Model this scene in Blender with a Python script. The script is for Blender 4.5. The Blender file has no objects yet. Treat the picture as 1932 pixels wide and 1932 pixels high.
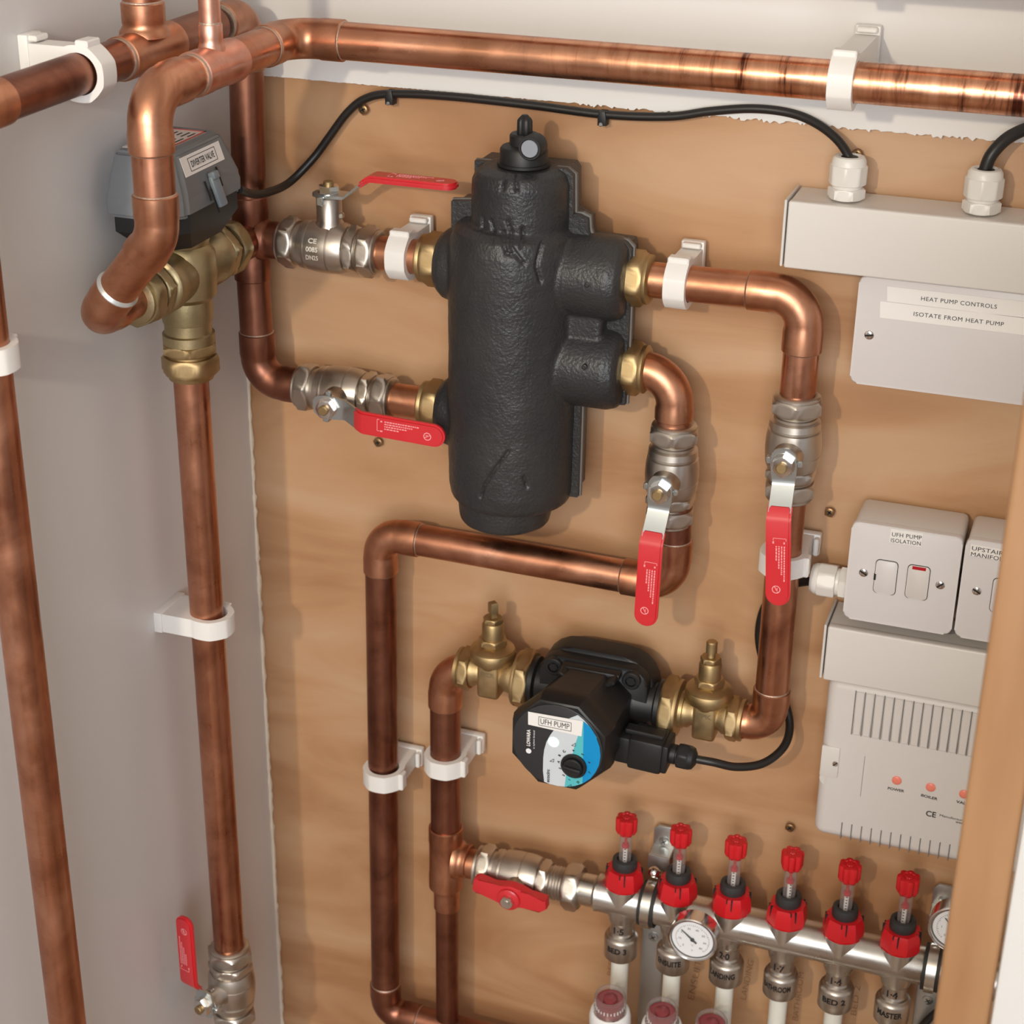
import bpy, bmesh, math, random
from mathutils import Vector, Matrix, noise
random.seed(7)
SC = bpy.context.scene
COL = SC.collection
PI = math.pi

# ------------------------------------------------------------------ camera
# world: x to the right along the back wall from the left corner, y = 0 is the board, the room is at y < 0, z up
CAM_X, CAM_D, CAM_Z, F = 0.7145, 1.335, 1.75, 3362.0
RIGHT = Vector((0.943241, 0.331848, 0.013163))
DOWN = Vector((0.152006, -0.396141, -0.905520))
FWD = Vector((-0.295281, 0.856124, -0.424099))
cam_data = bpy.data.cameras.new('camera')
cam = bpy.data.objects.new('camera', cam_data)
COL.objects.link(cam)
cam_data.sensor_width = 36
cam_data.lens = F / 1932 * 36
cam_data.clip_start = 0.02
rot = Matrix((RIGHT, -DOWN, -FWD)).transposed()
cam.matrix_world = Matrix.Translation((CAM_X, -CAM_D, CAM_Z)) @ rot.to_4x4()
cam_data.dof.use_dof = True
cam_data.dof.focus_distance = 1.33
cam_data.dof.aperture_fstop = 12
SC.camera = cam

# ------------------------------------------------------------------ world, lights, exposure
world = bpy.data.worlds.new('world')
SC.world = world
world.use_nodes = True
wn = world.node_tree
bg = wn.nodes['Background']
bg.inputs['Color'].default_value = (0.90, 0.93, 1.0, 1)
bg.inputs['Strength'].default_value = 0.55
SC.view_settings.view_transform = 'Standard'
SC.view_settings.look = 'None'
SC.view_settings.exposure = 0.0
SC.view_settings.gamma = 1.0

def area(name, loc, target, size, power, color, size_y=None):
    l = bpy.data.lights.new(name, 'AREA')
    l.shape = 'RECTANGLE' if size_y else 'DISK'
    l.size = size
    if size_y: l.size_y = size_y
    l.energy = power
    l.color = color
    o = bpy.data.objects.new(name, l)
    COL.objects.link(o)
    o.location = loc
    d = Vector(target) - Vector(loc)
    o.rotation_euler = d.to_track_quat('-Z', 'Y').to_euler()
    return o
area('ceiling_lamp', (0.28, -2.0, 2.0), (0.35, 0, 1.1), 0.06, 13, (1.0, 0.88, 0.66))
area('doorway_daylight', (1.0, -2.9, 1.80), (0.3, 0, 1.3), 1.2, 50, (0.90, 0.95, 1.0), 1.4)

# ------------------------------------------------------------------ pixel helpers (measurements taken off the photograph)
def ray(px, py):
    return RIGHT * ((px - 966) / F) + DOWN * ((py - 966) / F) + FWD
def P(px, py, d):
    """point seen at pixel (px, py) that stands d metres off the back wall"""
    r = ray(px, py)
    t = (CAM_D - d) / r.y
    return Vector((CAM_X, -CAM_D, CAM_Z)) + r * t
def PXX(px, py, x):
    r = ray(px, py)
    t = (x - CAM_X) / r.x
    return Vector((CAM_X, -CAM_D, CAM_Z)) + r * t
def A(x, d, z):
    return Vector((x, -d, z))

# ------------------------------------------------------------------ materials
def mat(name, color, rough=0.5, metal=0.0, **kw):
    m = bpy.data.materials.new(name)
    m.use_nodes = True
    b = m.node_tree.nodes['Principled BSDF']
    b.inputs['Base Color'].default_value = (*color, 1)
    b.inputs['Roughness'].default_value = rough
    b.inputs['Metallic'].default_value = metal
    for k, v in kw.items():
        b.inputs[k.replace('_', ' ')].default_value = v
    m.diffuse_color = (*color, 1)
    return m
def nodes_of(m):
    nt = m.node_tree
    return nt, nt.nodes, nt.links, nt.nodes['Principled BSDF']
def noise_color(m, stops, scale, detail=4, rough=0.55, stretch=(1, 1, 1), distortion=0.0):
    nt, N, L, b = nodes_of(m)
    tc = N.new('ShaderNodeTexCoord')
    mp = N.new('ShaderNodeMapping'); mp.inputs['Scale'].default_value = stretch
    L.new(tc.outputs['Object'], mp.inputs['Vector'])
    n = N.new('ShaderNodeTexNoise')
    n.inputs['Scale'].default_value = scale
    n.inputs['Detail'].default_value = detail
    n.inputs['Roughness'].default_value = rough
    n.inputs['Distortion'].default_value = distortion
    L.new(mp.outputs[0], n.inputs['Vector'])
    r = N.new('ShaderNodeValToRGB')
    el = r.color_ramp.elements
    el[0].position = stops[0][0]; el[0].color = (*stops[0][1], 1)
    el[1].position = stops[-1][0]; el[1].color = (*stops[-1][1], 1)
    for p, c in stops[1:-1]:
        e = el.new(p); e.color = (*c, 1)
    L.new(n.outputs[0], r.inputs[0])
    L.new(r.outputs[0], b.inputs['Base Color'])
    return n, r, mp
def rough_noise(m, lo, hi, scale):
    nt, N, L, b = nodes_of(m)
    tc = N.new('ShaderNodeTexCoord')
    n = N.new('ShaderNodeTexNoise'); n.inputs['Scale'].default_value = scale; n.inputs['Detail'].default_value = 5
    L.new(tc.outputs['Object'], n.inputs['Vector'])
    mr = N.new('ShaderNodeMapRange')
    mr.inputs['From Min'].default_value = 0.3; mr.inputs['From Max'].default_value = 0.7
    mr.inputs['To Min'].default_value = lo; mr.inputs['To Max'].default_value = hi
    L.new(n.outputs[0], mr.inputs[0]); L.new(mr.outputs[0], b.inputs['Roughness'])
def bump(m, scale, strength, dist=0.0005, detail=3, kind='noise'):
    nt, N, L, b = nodes_of(m)
    tc = N.new('ShaderNodeTexCoord')
    if kind == 'voronoi':
        n = N.new('ShaderNodeTexVoronoi'); n.inputs['Scale'].default_value = scale
    else:
        n = N.new('ShaderNodeTexNoise'); n.inputs['Scale'].default_value = scale; n.inputs['Detail'].default_value = detail
    L.new(tc.outputs['Object'], n.inputs['Vector'])
    bp = N.new('ShaderNodeBump'); bp.inputs['Strength'].default_value = strength; bp.inputs['Distance'].default_value = dist
    L.new(n.outputs[0], bp.inputs['Height']); L.new(bp.outputs[0], b.inputs['Normal'])
    return bp, n

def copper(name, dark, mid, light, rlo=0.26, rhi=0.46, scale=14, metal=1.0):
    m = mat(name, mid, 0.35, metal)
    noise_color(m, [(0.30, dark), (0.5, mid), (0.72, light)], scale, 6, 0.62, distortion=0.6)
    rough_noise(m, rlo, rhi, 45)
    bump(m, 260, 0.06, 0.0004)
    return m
M = {}
M['copper'] = copper('copper', (0.34, 0.135, 0.078), (0.52, 0.235, 0.140), (0.68, 0.35, 0.230), 0.24, 0.44)
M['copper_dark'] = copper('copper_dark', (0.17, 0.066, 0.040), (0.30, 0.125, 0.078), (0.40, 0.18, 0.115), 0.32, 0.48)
M['copper_fitting'] = copper('copper_fitting', (0.38, 0.16, 0.09), (0.54, 0.25, 0.145), (0.68, 0.36, 0.225), 0.30, 0.46, 22)
M['copper_pink'] = copper('copper_pink', (0.50, 0.23, 0.16), (0.66, 0.33, 0.24), (0.80, 0.46, 0.36), 0.28, 0.5, 20)
# the bright length of pipe with dark soot rings
mb = mat('copper_bright', (0.8, 0.42, 0.24), 0.3, 1.0)
n_, r_, mp_ = noise_color(mb, [(0.37, (0.13, 0.045, 0.03)), (0.455, (0.62, 0.29, 0.17)), (0.7, (0.88, 0.50, 0.32))], 25, 5, 0.7, (2.2, 0.30, 0.30), 0.4)
rough_noise(mb, 0.20, 0.36, 50)
nt, N, L, b = nodes_of(mb)
tcb = N.new('ShaderNodeTexCoord'); sxb = N.new('ShaderNodeSeparateXYZ'); L.new(tcb.outputs['Object'], sxb.inputs[0])
mrb = N.new('ShaderNodeMapRange'); mrb.inputs['From Min'].default_value = 0.16; mrb.inputs['From Max'].default_value = 0.34
L.new(sxb.outputs[0], mrb.inputs[0])
nb_ = N.new('ShaderNodeTexNoise'); nb_.inputs['Scale'].default_value = 16; nb_.inputs['Detail'].default_value = 6; L.new(tcb.outputs['Object'], nb_.inputs['Vector'])
rb2 = N.new('ShaderNodeValToRGB'); rb2.color_ramp.elements[0].position = 0.3; rb2.color_ramp.elements[0].color = (0.38, 0.165, 0.085, 1); rb2.color_ramp.elements[1].position = 0.7; rb2.color_ramp.elements[1].color = (0.68, 0.34, 0.21, 1)
L.new(nb_.outputs[0], rb2.inputs[0])
mxb = N.new('ShaderNodeMix'); mxb.data_type = 'RGBA'; L.new(mrb.outputs[0], mxb.inputs['Factor']); L.new(rb2.outputs[0], mxb.inputs[6]); L.new(r_.outputs[0], mxb.inputs[7]); L.new(mxb.outputs[2], b.inputs['Base Color'])
M['copper_bright'] = mb
M['solder'] = mat('solder', (0.52, 0.39, 0.31), 0.5, 0.9); bump(M['solder'], 400, 0.5, 0.0006)
M['brass'] = mat('brass', (0.46, 0.33, 0.17), 0.5, 1.0)
noise_color(M['brass'], [(0.3, (0.38, 0.265, 0.125)), (0.7, (0.54, 0.395, 0.215))], 30); rough_noise(M['brass'], 0.42, 0.58, 60); bump(M['brass'], 700, 0.12, 0.0003)
M['brass_dull'] = mat('brass_dull', (0.42, 0.34, 0.19), 0.45, 1.0)
noise_color(M['brass_dull'], [(0.3, (0.32, 0.25, 0.13)), (0.7, (0.52, 0.42, 0.25))], 30); bump(M['brass_dull'], 500, 0.25, 0.0004)
M['screw_brass'] = mat('screw_brass', (0.30, 0.19, 0.09), 0.4, 0.9)
M['nickel'] = mat('nickel', (0.56, 0.505, 0.445), 0.35, 1.0); rough_noise(M['nickel'], 0.30, 0.46, 60); bump(M['nickel'], 500, 0.08, 0.0003)
M['chrome'] = mat('chrome', (0.74, 0.71, 0.68), 0.16, 1.0)
M['zinc'] = mat('zinc', (0.56, 0.60, 0.61), 0.28, 0.95)
M['steel'] = mat('steel', (0.62, 0.59, 0.54), 0.28, 1.0); rough_noise(M['steel'], 0.22, 0.38, 40)
M['bracket_steel'] = mat('bracket_steel', (0.50, 0.49, 0.47), 0.4, 0.9)
M['red'] = mat('red_vinyl', (0.62, 0.022, 0.03), 0.38); M['red'].node_tree.nodes['Principled BSDF'].inputs['Coat Weight'].default_value = 0.3
M['red_plastic'] = mat('red_plastic', (0.60, 0.012, 0.018), 0.33)
M['red_print'] = mat('red_print', (0.85, 0.35, 0.36), 0.5)
M['black'] = mat('black_plastic', (0.010, 0.010, 0.0105), 0.5)
M['black_shell'] = mat('black_pump_shell', (0.010, 0.0095, 0.0095), 0.45); bump(M['black_shell'], 120, 0.15, 0.0006)
M['cable'] = mat('cable_sheath', (0.012, 0.010, 0.009), 0.42)
M['grey_ring'] = mat('black_ring', (0.03, 0.03, 0.03), 0.5)
M['nylon'] = mat('nylon', (0.83, 0.80, 0.76), 0.4); M['nylon'].node_tree.nodes['Principled BSDF'].inputs['Subsurface Weight'].default_value = 0.25
M['nylon'].node_tree.nodes['Principled BSDF'].inputs['Subsurface Radius'].default_value = (0.01, 0.009, 0.008)
M['white_plastic'] = mat('white_plastic', (0.69, 0.65, 0.61), 0.4)
M['gland'] = mat('white_gland', (0.76, 0.73, 0.68), 0.35)
M['switch'] = mat('switch_plate', (0.69, 0.65, 0.64), 0.28)
M['controller'] = mat('controller_case', (0.66, 0.615, 0.58), 0.42)
M['tape'] = mat('label_tape', (0.86, 0.83, 0.80), 0.25)
M['print'] = mat('black_print', (0.02, 0.018, 0.018), 0.6)
M['ink'] = mat('marker_ink', (0.012, 0.010, 0.010), 0.4)
M['pencil'] = mat('pencil', (0.20, 0.085, 0.035), 0.7)
M['foam'] = mat('black_foam', (0.035, 0.036, 0.038), 0.42); M['foam_lit_edge'] = mat('foam_lit_edge', (0.16, 0.15, 0.14), 0.6)  # edge copy is the same foam, lightened to paint in caught light
M['actuator'] = mat('grey_actuator', (0.165, 0.172, 0.18), 0.4)
M['slot'] = mat('dark_slot', (0.01, 0.01, 0.01), 0.8); M['vent_slot'] = mat('vent_slot', (0.17, 0.155, 0.145), 0.8)
M['lens'] = mat('coral_lens', (0.85, 0.24, 0.17), 0.35)
M['neon'] = mat('red_neon', (0.45, 0.01, 0.02), 0.25)
M['disc_dark'] = mat('disc_dark', (0.03, 0.03, 0.032), 0.35)
M['disc_light'] = mat('disc_light', (0.62, 0.66, 0.70), 0.4)
M['disc_teal'] = mat('disc_teal', (0.10, 0.50, 0.55), 0.4)
M['disc_blue'] = mat('disc_blue', (0.0, 0.27, 0.60), 0.4)
M['dial'] = mat('dial_face', (0.85, 0.84, 0.85), 0.4)
M['stem_white'] = mat('scale_white', (0.80, 0.76, 0.72), 0.5)
M['pex'] = mat('white_pipe', (0.80, 0.78, 0.70), 0.4)
M['actuator_white'] = mat('white_head', (0.82, 0.80, 0.78), 0.35)
M['pink'] = mat('pink_cap', (0.26, 0.05, 0.055), 0.3)
M['glass'] = mat('clear_plastic', (0.42, 0.34, 0.32), 0.12); gb = M['glass'].node_tree.nodes['Principled BSDF']
_lw = M['glass'].node_tree.nodes.new('ShaderNodeLayerWeight'); _lw.inputs['Blend'].default_value = 0.35
_mr = M['glass'].node_tree.nodes.new('ShaderNodeMapRange'); _mr.inputs['To Min'].default_value = 0.10; _mr.inputs['To Max'].default_value = 0.75
M['glass'].node_tree.links.new(_lw.outputs['Facing'], _mr.inputs[0]); M['glass'].node_tree.links.new(_mr.outputs[0], gb.inputs['Alpha'])
M['window_glass'] = mat('dial_glass', (0.9, 0.9, 0.9), 0.05); M['window_glass'].node_tree.nodes['Principled BSDF'].inputs['Alpha'].default_value = 0.06
M['rubber'] = mat('rubber', (0.02, 0.018, 0.016), 0.6)
M['green_led'] = mat('green_led', (0.6, 1, 0.8), 0.4)
g = M['green_led'].node_tree.nodes['Principled BSDF']; g.inputs['Emission Color'].default_value = (0.55, 1, 0.8, 1); g.inputs['Emission Strength'].default_value = 1.3
M['raised'] = mat('raised_lettering', (0.88, 0.82, 0.74), 0.45, 0.6)
M['silver_strip'] = mat('silver_strip', (0.6, 0.6, 0.58), 0.35, 0.6)

# plywood: broad rotary-cut figure with fine grain
pl = mat('plywood', (0.55, 0.33, 0.19), 0.42)
nt, N, L, b = nodes_of(pl)
tc = N.new('ShaderNodeTexCoord')
mp = N.new('ShaderNodeMapping'); mp.inputs['Scale'].default_value = (0.8, 1, 3.2)
L.new(tc.outputs['Object'], mp.inputs['Vector'])
n1 = N.new('ShaderNodeTexNoise'); n1.inputs['Scale'].default_value = 3.2; n1.inputs['Detail'].default_value = 5; n1.inputs['Roughness'].default_value = 0.5; n1.inputs['Distortion'].default_value = 1.3
L.new(mp.outputs[0], n1.inputs['Vector'])
r1 = N.new('ShaderNodeValToRGB'); e = r1.color_ramp.elements
e[0].position = 0.34; e[0].color = (0.41, 0.205, 0.094, 1)
e[1].position = 0.68; e[1].color = (0.58, 0.365, 0.215, 1)
e2 = e.new(0.5); e2.color = (0.52, 0.295, 0.152, 1)
L.new(n1.outputs[0], r1.inputs[0])
mp2 = N.new('ShaderNodeMapping'); mp2.inputs['Scale'].default_value = (3, 1, 120)
L.new(tc.outputs['Object'], mp2.inputs['Vector'])
n2 = N.new('ShaderNodeTexNoise'); n2.inputs['Scale'].default_value = 6; n2.inputs['Detail'].default_value = 4
L.new(mp2.outputs[0], n2.inputs['Vector'])
mx = N.new('ShaderNodeMix'); mx.data_type = 'RGBA'; mx.blend_type = 'MULTIPLY'
mr = N.new('ShaderNodeMapRange'); mr.inputs['To Min'].default_value = 0.0; mr.inputs['To Max'].default_value = 0.22
L.new(n2.outputs[0], mr.inputs[0]); L.new(mr.outputs[0], mx.inputs['Factor'])
L.new(r1.outputs[0], mx.inputs[6]); mx.inputs[7].default_value = (0.82, 0.70, 0.60, 1)
L.new(mx.outputs[2], b.inputs['Base Color'])
M['plywood'] = pl
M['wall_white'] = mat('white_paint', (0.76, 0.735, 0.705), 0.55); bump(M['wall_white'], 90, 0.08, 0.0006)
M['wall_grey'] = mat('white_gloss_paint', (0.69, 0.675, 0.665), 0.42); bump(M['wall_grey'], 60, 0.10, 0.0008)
M['filler'] = mat('filler_bead', (0.72, 0.62, 0.50), 0.7); bump(M['filler'], 300, 0.6, 0.001)
M['jamb'] = mat('pine_jamb', (0.62, 0.37, 0.19), 0.5)
noise_color(M['jamb'], [(0.3, (0.29, 0.14, 0.058)), (0.7, (0.38, 0.205, 0.098))], 6, 4, 0.5, (6, 6, 0.8))
M['white_gloss'] = mat('white_gloss', (0.62, 0.60, 0.58), 0.35)
M['floor'] = mat('floor_wood', (0.28, 0.17, 0.10), 0.5)
noise_color(M['floor'], [(0.3, (0.20, 0.12, 0.07)), (0.7, (0.33, 0.21, 0.13))], 5, 4, 0.5, (1, 8, 1))

# foam: pebbled skin and a few creases
nt, N, L, b = nodes_of(M['foam'])
noise_color(M['foam'], [(0.3, (0.017, 0.018, 0.021)), (0.7, (0.036, 0.034, 0.032))], 9)
tc = N.new('ShaderNodeTexCoord')
v = N.new('ShaderNodeTexNoise'); v.inputs['Scale'].default_value = 420; v.inputs['Detail'].default_value = 2
L.new(tc.outputs['Object'], v.inputs['Vector'])
wv = N.new('ShaderNodeTexNoise'); wv.inputs['Scale'].default_value = 30; wv.inputs['Detail'].default_value = 3
L.new(tc.outputs['Object'], wv.inputs['Vector'])
ad = N.new('ShaderNodeMath'); ad.operation = 'MULTIPLY_ADD'; ad.inputs[1].default_value = 1.6
L.new(wv.outputs[0], ad.inputs[0]); L.new(v.outputs[0], ad.inputs[2])
bp = N.new('ShaderNodeBump'); bp.inputs['Strength'].default_value = 0.55; bp.inputs['Distance'].default_value = 0.0011
L.new(ad.outputs[0], bp.inputs['Height']); L.new(bp.outputs[0], b.inputs['Normal'])

# ------------------------------------------------------------------ mesh builder
def ident(): return Matrix.Identity(4)
def frame(origin, zdir, xdir=None):
    """matrix whose local Z points along zdir"""
    z = Vector(zdir).normalized()
    x = Vector(xdir) if xdir is not None else (Vector((1, 0, 0)) if abs(z.x) < 0.9 else Vector((0, 0, 1)))
    x = (x - z * x.dot(z)).normalized()
    y = z.cross(x)
    m = Matrix((x, y, z)).transposed().to_4x4()
    m.translation = Vector(origin)
    return m
class MB:
    def __init__(s): s.v = []; s.f = []
    def add(s, vs, fs, m=None):
        o = len(s.v)
        s.v += [(m @ Vector(p)) if m else Vector(p) for p in vs]
        s.f += [tuple(i + o for i in f) for f in fs]
        return s
    def lathe(s, prof, m=None, seg=32, cap=True, phase=0.0, shape=None):
        """prof: list of (r, z); r may use shape(angle) as a factor"""
        vs = []; fs = []
        n = len(prof)
        for r, z in prof:
            for k in range(seg):
                a = 2 * PI * k / seg + phase
                q = r * (shape(a) if shape else 1)
                vs.append((q * math.cos(a), q * math.sin(a), z))
        for i in range(n - 1):
            for k in range(seg):
                k2 = (k + 1) % seg
                fs.append((i * seg + k, i * seg + k2, (i + 1) * seg + k2, (i + 1) * seg + k))
        if cap:
            fs.append(tuple(range(seg))[::-1]); fs.append(tuple((n - 1) * seg + k for k in range(seg)))
        return s.add(vs, fs, m)
    def hexnut(s, R, z0, z1, m=None, n=6, ch=0.10, phase=0.0):
        """hexagonal nut with rounded-off corners at both faces"""
        seg = n * 8
        c = math.cos(PI / n)
        def hx(a):
            t = ((a - phase) % (2 * PI / n)) - PI / n
            return c / math.cos(t)
        h = z1 - z0; e = min(h * 0.22, R * ch * 1.6)
        rows = []
        def circ_lim(lim):
            return lambda a: min(hx(a), lim)
        specs = [(z0, c * 0.985), (z0 + e * 0.35, c * 1.04), (z0 + e, 1.0), (z1 - e, 1.0), (z1 - e * 0.35, c * 1.04), (z1, c * 0.985)]
        vs = []; fs = []
        for z, lim in specs:
            for k in range(seg):
                a = 2 * PI * k / seg
                q = R * min(hx(a), lim)
                vs.append((q * math.cos(a), q * math.sin(a), z))
        for i in range(len(specs) - 1):
            for k in range(seg):
                k2 = (k + 1) % seg
                fs.append((i * seg + k, i * seg + k2, (i + 1) * seg + k2, (i + 1) * seg + k))
        fs.append(tuple(range(seg))[::-1]); fs.append(tuple((len(specs) - 1) * seg + k for k in range(seg)))
        return s.add(vs, fs, m)
    def box(s, c, size, bev=0.0, seg=2, m=None):
        bm = bmesh.new()
        bmesh.ops.create_cube(bm, size=1)
        bmesh.ops.scale(bm, vec=Vector(size), verts=bm.verts)
        bmesh.ops.translate(bm, vec=Vector(c), verts=bm.verts)
        if bev > 0:
            bmesh.ops.bevel(bm, geom=bm.edges[:], offset=bev, segments=seg, affect='EDGES', profile=0.5)
        return s.bm(bm, m)
    def bm(s, bm, m=None):
        bm.verts.index_update()
        s.add([v.co.copy() for v in bm.verts], [tuple(v.index for v in f.verts) for f in bm.faces], m)
        bm.free()
        return s
    def prism(s, poly, z0, z1, m=None, bev=0.0, seg=2):
        bm = bmesh.new()
        lo = [bm.verts.new((x, y, z0)) for x, y in poly]
        hi = [bm.verts.new((x, y, z1)) for x, y in poly]
        n = len(poly)
        bm.faces.new(lo[::-1]); top = bm.faces.new(hi)
        for i in range(n): bm.faces.new((lo[i], lo[(i + 1) % n], hi[(i + 1) % n], hi[i]))
        if bev > 0:
            es = [e for e in bm.edges if abs(e.verts[0].co.z - e.verts[1].co.z) < 1e-9 and e.verts[0].co.z > (z0 + z1) / 2]
            bmesh.ops.bevel(bm, geom=es, offset=bev, segments=seg, affect='EDGES', profile=0.5)
        bmesh.ops.recalc_face_normals(bm, faces=bm.faces[:])
        return s.bm(bm, m)
    def sweep(s, pts, rad, seg=28, cap=True, m=None):
        """round tube through pts; rad is a number or one radius per point"""
        pts = [Vector(p) for p in pts]
        n = len(pts)
        rs = rad if isinstance(rad, (list, tuple)) else [rad] * n
        tang = []
        for i in range(n):
            a = pts[max(i - 1, 0)]; b_ = pts[min(i + 1, n - 1)]
            t = b_ - a
            tang.append(t.normalized() if t.length > 1e-9 else (tang[-1] if tang else Vector((0, 0, 1))))
        t0 = tang[0]
        up = Vector((0, 0, 1)) if abs(t0.z) < 0.9 else Vector((1, 0, 0))
        u = (up - t0 * up.dot(t0)).normalized()
        vs = []; fs = []
        for i in range(n):
            if i:
                q = tang[i - 1].rotation_difference(tang[i])
                u = q @ u
                u = (u - tang[i] * u.dot(tang[i])).normalized()
            w = tang[i].cross(u)
            for k in range(seg):
                a = 2 * PI * k / seg
                vs.append(pts[i] + (u * math.cos(a) + w * math.sin(a)) * rs[i])
        for i in range(n - 1):
            for k in range(seg):
                k2 = (k + 1) % seg
                fs.append((i * seg + k, i * seg + k2, (i + 1) * seg + k2, (i + 1) * seg + k))
        if cap:
            fs.append(tuple(range(seg))[::-1]); fs.append(tuple((n - 1) * seg + k for k in range(seg)))
        return s.add(vs, fs, m)
    def build(s, name, material, parent=None, smooth=38):
        me = bpy.data.meshes.new(name)
        off = parent['_o'] if parent is not None and '_o' in parent else None
        if off is not None:
            o3 = Vector(off); vs = [p - o3 for p in s.v]
        else: vs = s.v
        me.from_pydata([tuple(p) for p in vs], [], s.f)
        me.materials.append(M[material] if isinstance(material, str) else material)
        me.update()
        if smooth:
            me.shade_smooth(); me.set_sharp_from_angle(angle=math.radians(smooth))
        o = bpy.data.objects.new(name, me)
        COL.objects.link(o)
        if parent is not None: o.parent = parent
        if off is not None: o['_o'] = [0.0, 0.0, 0.0] if False else list(off)
        return o
def thing(name, label, cat, loc=(0, 0, 0), group=None, local=False, mtx=None):
    """an Empty at the thing's base. local=True: parts are given in the thing's own frame (mtx places it)"""
    o = bpy.data.objects.new(name, None)
    o.empty_display_size = 0.02
    COL.objects.link(o)
    if mtx is not None: o.matrix_world = mtx
    else: o.location = loc
    if not local: o['_o'] = list(loc)
    o['label'] = label; o['category'] = cat
    if group: o['group'] = group
    return o
def tag(o, label, cat, group=None):
    o['label'] = label; o['category'] = cat
    if group: o['group'] = group
    return o
def struct(o, label=None):
    o['kind'] = 'structure'
    if label: o['label'] = label
    return o
def dup(root, mtx, label, group=None):
    r = root.copy(); COL.objects.link(r); r.matrix_world = mtx
    r['label'] = label
    if group: r['group'] = group
    def rec(src, par):
        for ch in [c for c in ALL_CH(src)]:
            c = ch.copy(); COL.objects.link(c); c.parent = par
            rec(ch, c)
    rec(root, r)
    return r
def ALL_CH(o): return list(o.children)

def text_mesh(body, w, h, align='C', spacing=1.0, bold=0.0):
    """letters fitted to a box w x h (either may be None), centred on the origin in the XY plane"""
    cu = bpy.data.curves.new('t', 'FONT'); cu.body = body; cu.size = 1; cu.resolution_u = 3
    cu.space_character = spacing; cu.offset = bold
    ob = bpy.data.objects.new('t', cu); COL.objects.link(ob)
    dg = bpy.context.evaluated_depsgraph_get()
    me = bpy.data.meshes.new_from_object(ob.evaluated_get(dg))
    vs = [v.co.copy() for v in me.vertices]; fs = [tuple(p.vertices) for p in me.polygons]
    bpy.data.objects.remove(ob); bpy.data.curves.remove(cu); bpy.data.meshes.remove(me)
    x0 = min(v.x for v in vs); x1 = max(v.x for v in vs); y0 = min(v.y for v in vs); y1 = max(v.y for v in vs)
    sx = w / (x1 - x0) if w else None; sy = h / (y1 - y0) if h else None
    sx = sx or sy; sy = sy or sx
    vs = [Vector(((v.x - (x0 + x1) / 2) * sx, (v.y - (y0 + y1) / 2) * sy, 0)) for v in vs]
    return vs, fs
def text(body, m, w, h, material, parent, name='lettering', spacing=1.0, bold=0.0, wrap=None):
    vs, fs = text_mesh(body, w, h, spacing=spacing, bold=bold)
    if wrap:   # wrap round a cylinder of this radius whose axis is local Y, facing local +Z
        vs = [Vector((wrap * math.sin(v.x / wrap), v.y, wrap * math.cos(v.x / wrap))) for v in vs]
    b_ = MB(); b_.add(vs, fs, m)
    return b_.build(name, material, parent, smooth=0)
# frame facing the room (local X right, local Y up, local Z towards -y)
def facing(p, roll=0.0):
    m = Matrix(((1, 0, 0), (0, 0, -1), (0, 1, 0))).to_4x4() @ Matrix.Rotation(roll, 4, 'Z')
    m.translation = Vector(p)
    return m

# ------------------------------------------------------------------ pipework
R28, R22, R15 = 0.014, 0.011, 0.0075
def arc(c, p_in, p_out, rb, n=10):
    """points of the fillet of radius rb at corner c"""
    a = (p_in - c).normalized(); b_ = (p_out - c).normalized()
    ang = a.angle(b_)
    t = rb / math.tan(ang / 2)
    s0 = c + a * t; s1 = c + b_ * t
    bis = (a + b_).normalized()
    ctr = c + bis * (rb / math.sin(ang / 2))
    u = s0 - ctr; w = s1 - ctr
    tot = u.angle(w); ax = u.cross(w).normalized()
    return [ctr + Matrix.Rotation(tot * k / n, 3, ax) @ u for k in range(n + 1)], s0, s1
def elbow(par, c, p_in, p_out, r=R28, rb=0.021, sock=0.019, s_in=None, s_out=None, mt='copper_fitting', ring=True):
    c = Vector(c); p_in = Vector(p_in); p_out = Vector(p_out)
    s_in = sock if s_in is None else s_in; s_out = sock if s_out is None else s_out
    pts, a0, a1 = arc(c, p_in, p_out, rb)
    di = (p_in - c).normalized(); do = (p_out - c).normalized()
    ro = r * 1.10
    path = []; rr = []
    if s_in > 0:
        path += [a0 + di * s_in, a0 + di * (s_in - 0.0008), a0 + di * 0.003]; rr += [r * 1.04, ro * 1.01, ro * 1.01]
    path += pts; rr += [ro * 0.97] * len(pts)
    if s_out > 0:
        path += [a1 + do * 0.003, a1 + do * (s_out - 0.0008), a1 + do * s_out]; rr += [ro * 1.01, ro * 1.01, r * 1.04]
    e = MB().sweep(path, rr, 32).build('elbow', mt, par)
    if ring:
        for q, dd, s_ in ((a0, di, s_in), (a1, do, s_out)):
            if s_ > 0:
                MB().sweep([q + dd * (s_ - 0.0002), q + dd * (s_ + 0.0001), q + dd * (s_ + 0.0008)], [r * 1.05, r * 1.045, r * 0.99], 28).build('solder_ring', 'solder', par)
    return a0 + di * s_in, a1 + do * s_out
def tube(par, a, b_, r=R28, mt='copper', name='tube'):
    a = Vector(a); b_ = Vector(b_); n = 6
    return MB().sweep([a.lerp(b_, k / n) for k in range(n + 1)], r, 36).build(name, mt, par)
def socket(par, a, b_, r=R28, mt='copper_fitting', name='coupling', ring=True):
    a = Vector(a); b_ = Vector(b_); d = (b_ - a).normalized()
    o = MB().sweep([a, a + d * 0.0008, b_ - d * 0.0008, b_], [r * 1.04, r * 1.11, r * 1.11, r * 1.04], 32).build(name, mt, par)
    return o
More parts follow.
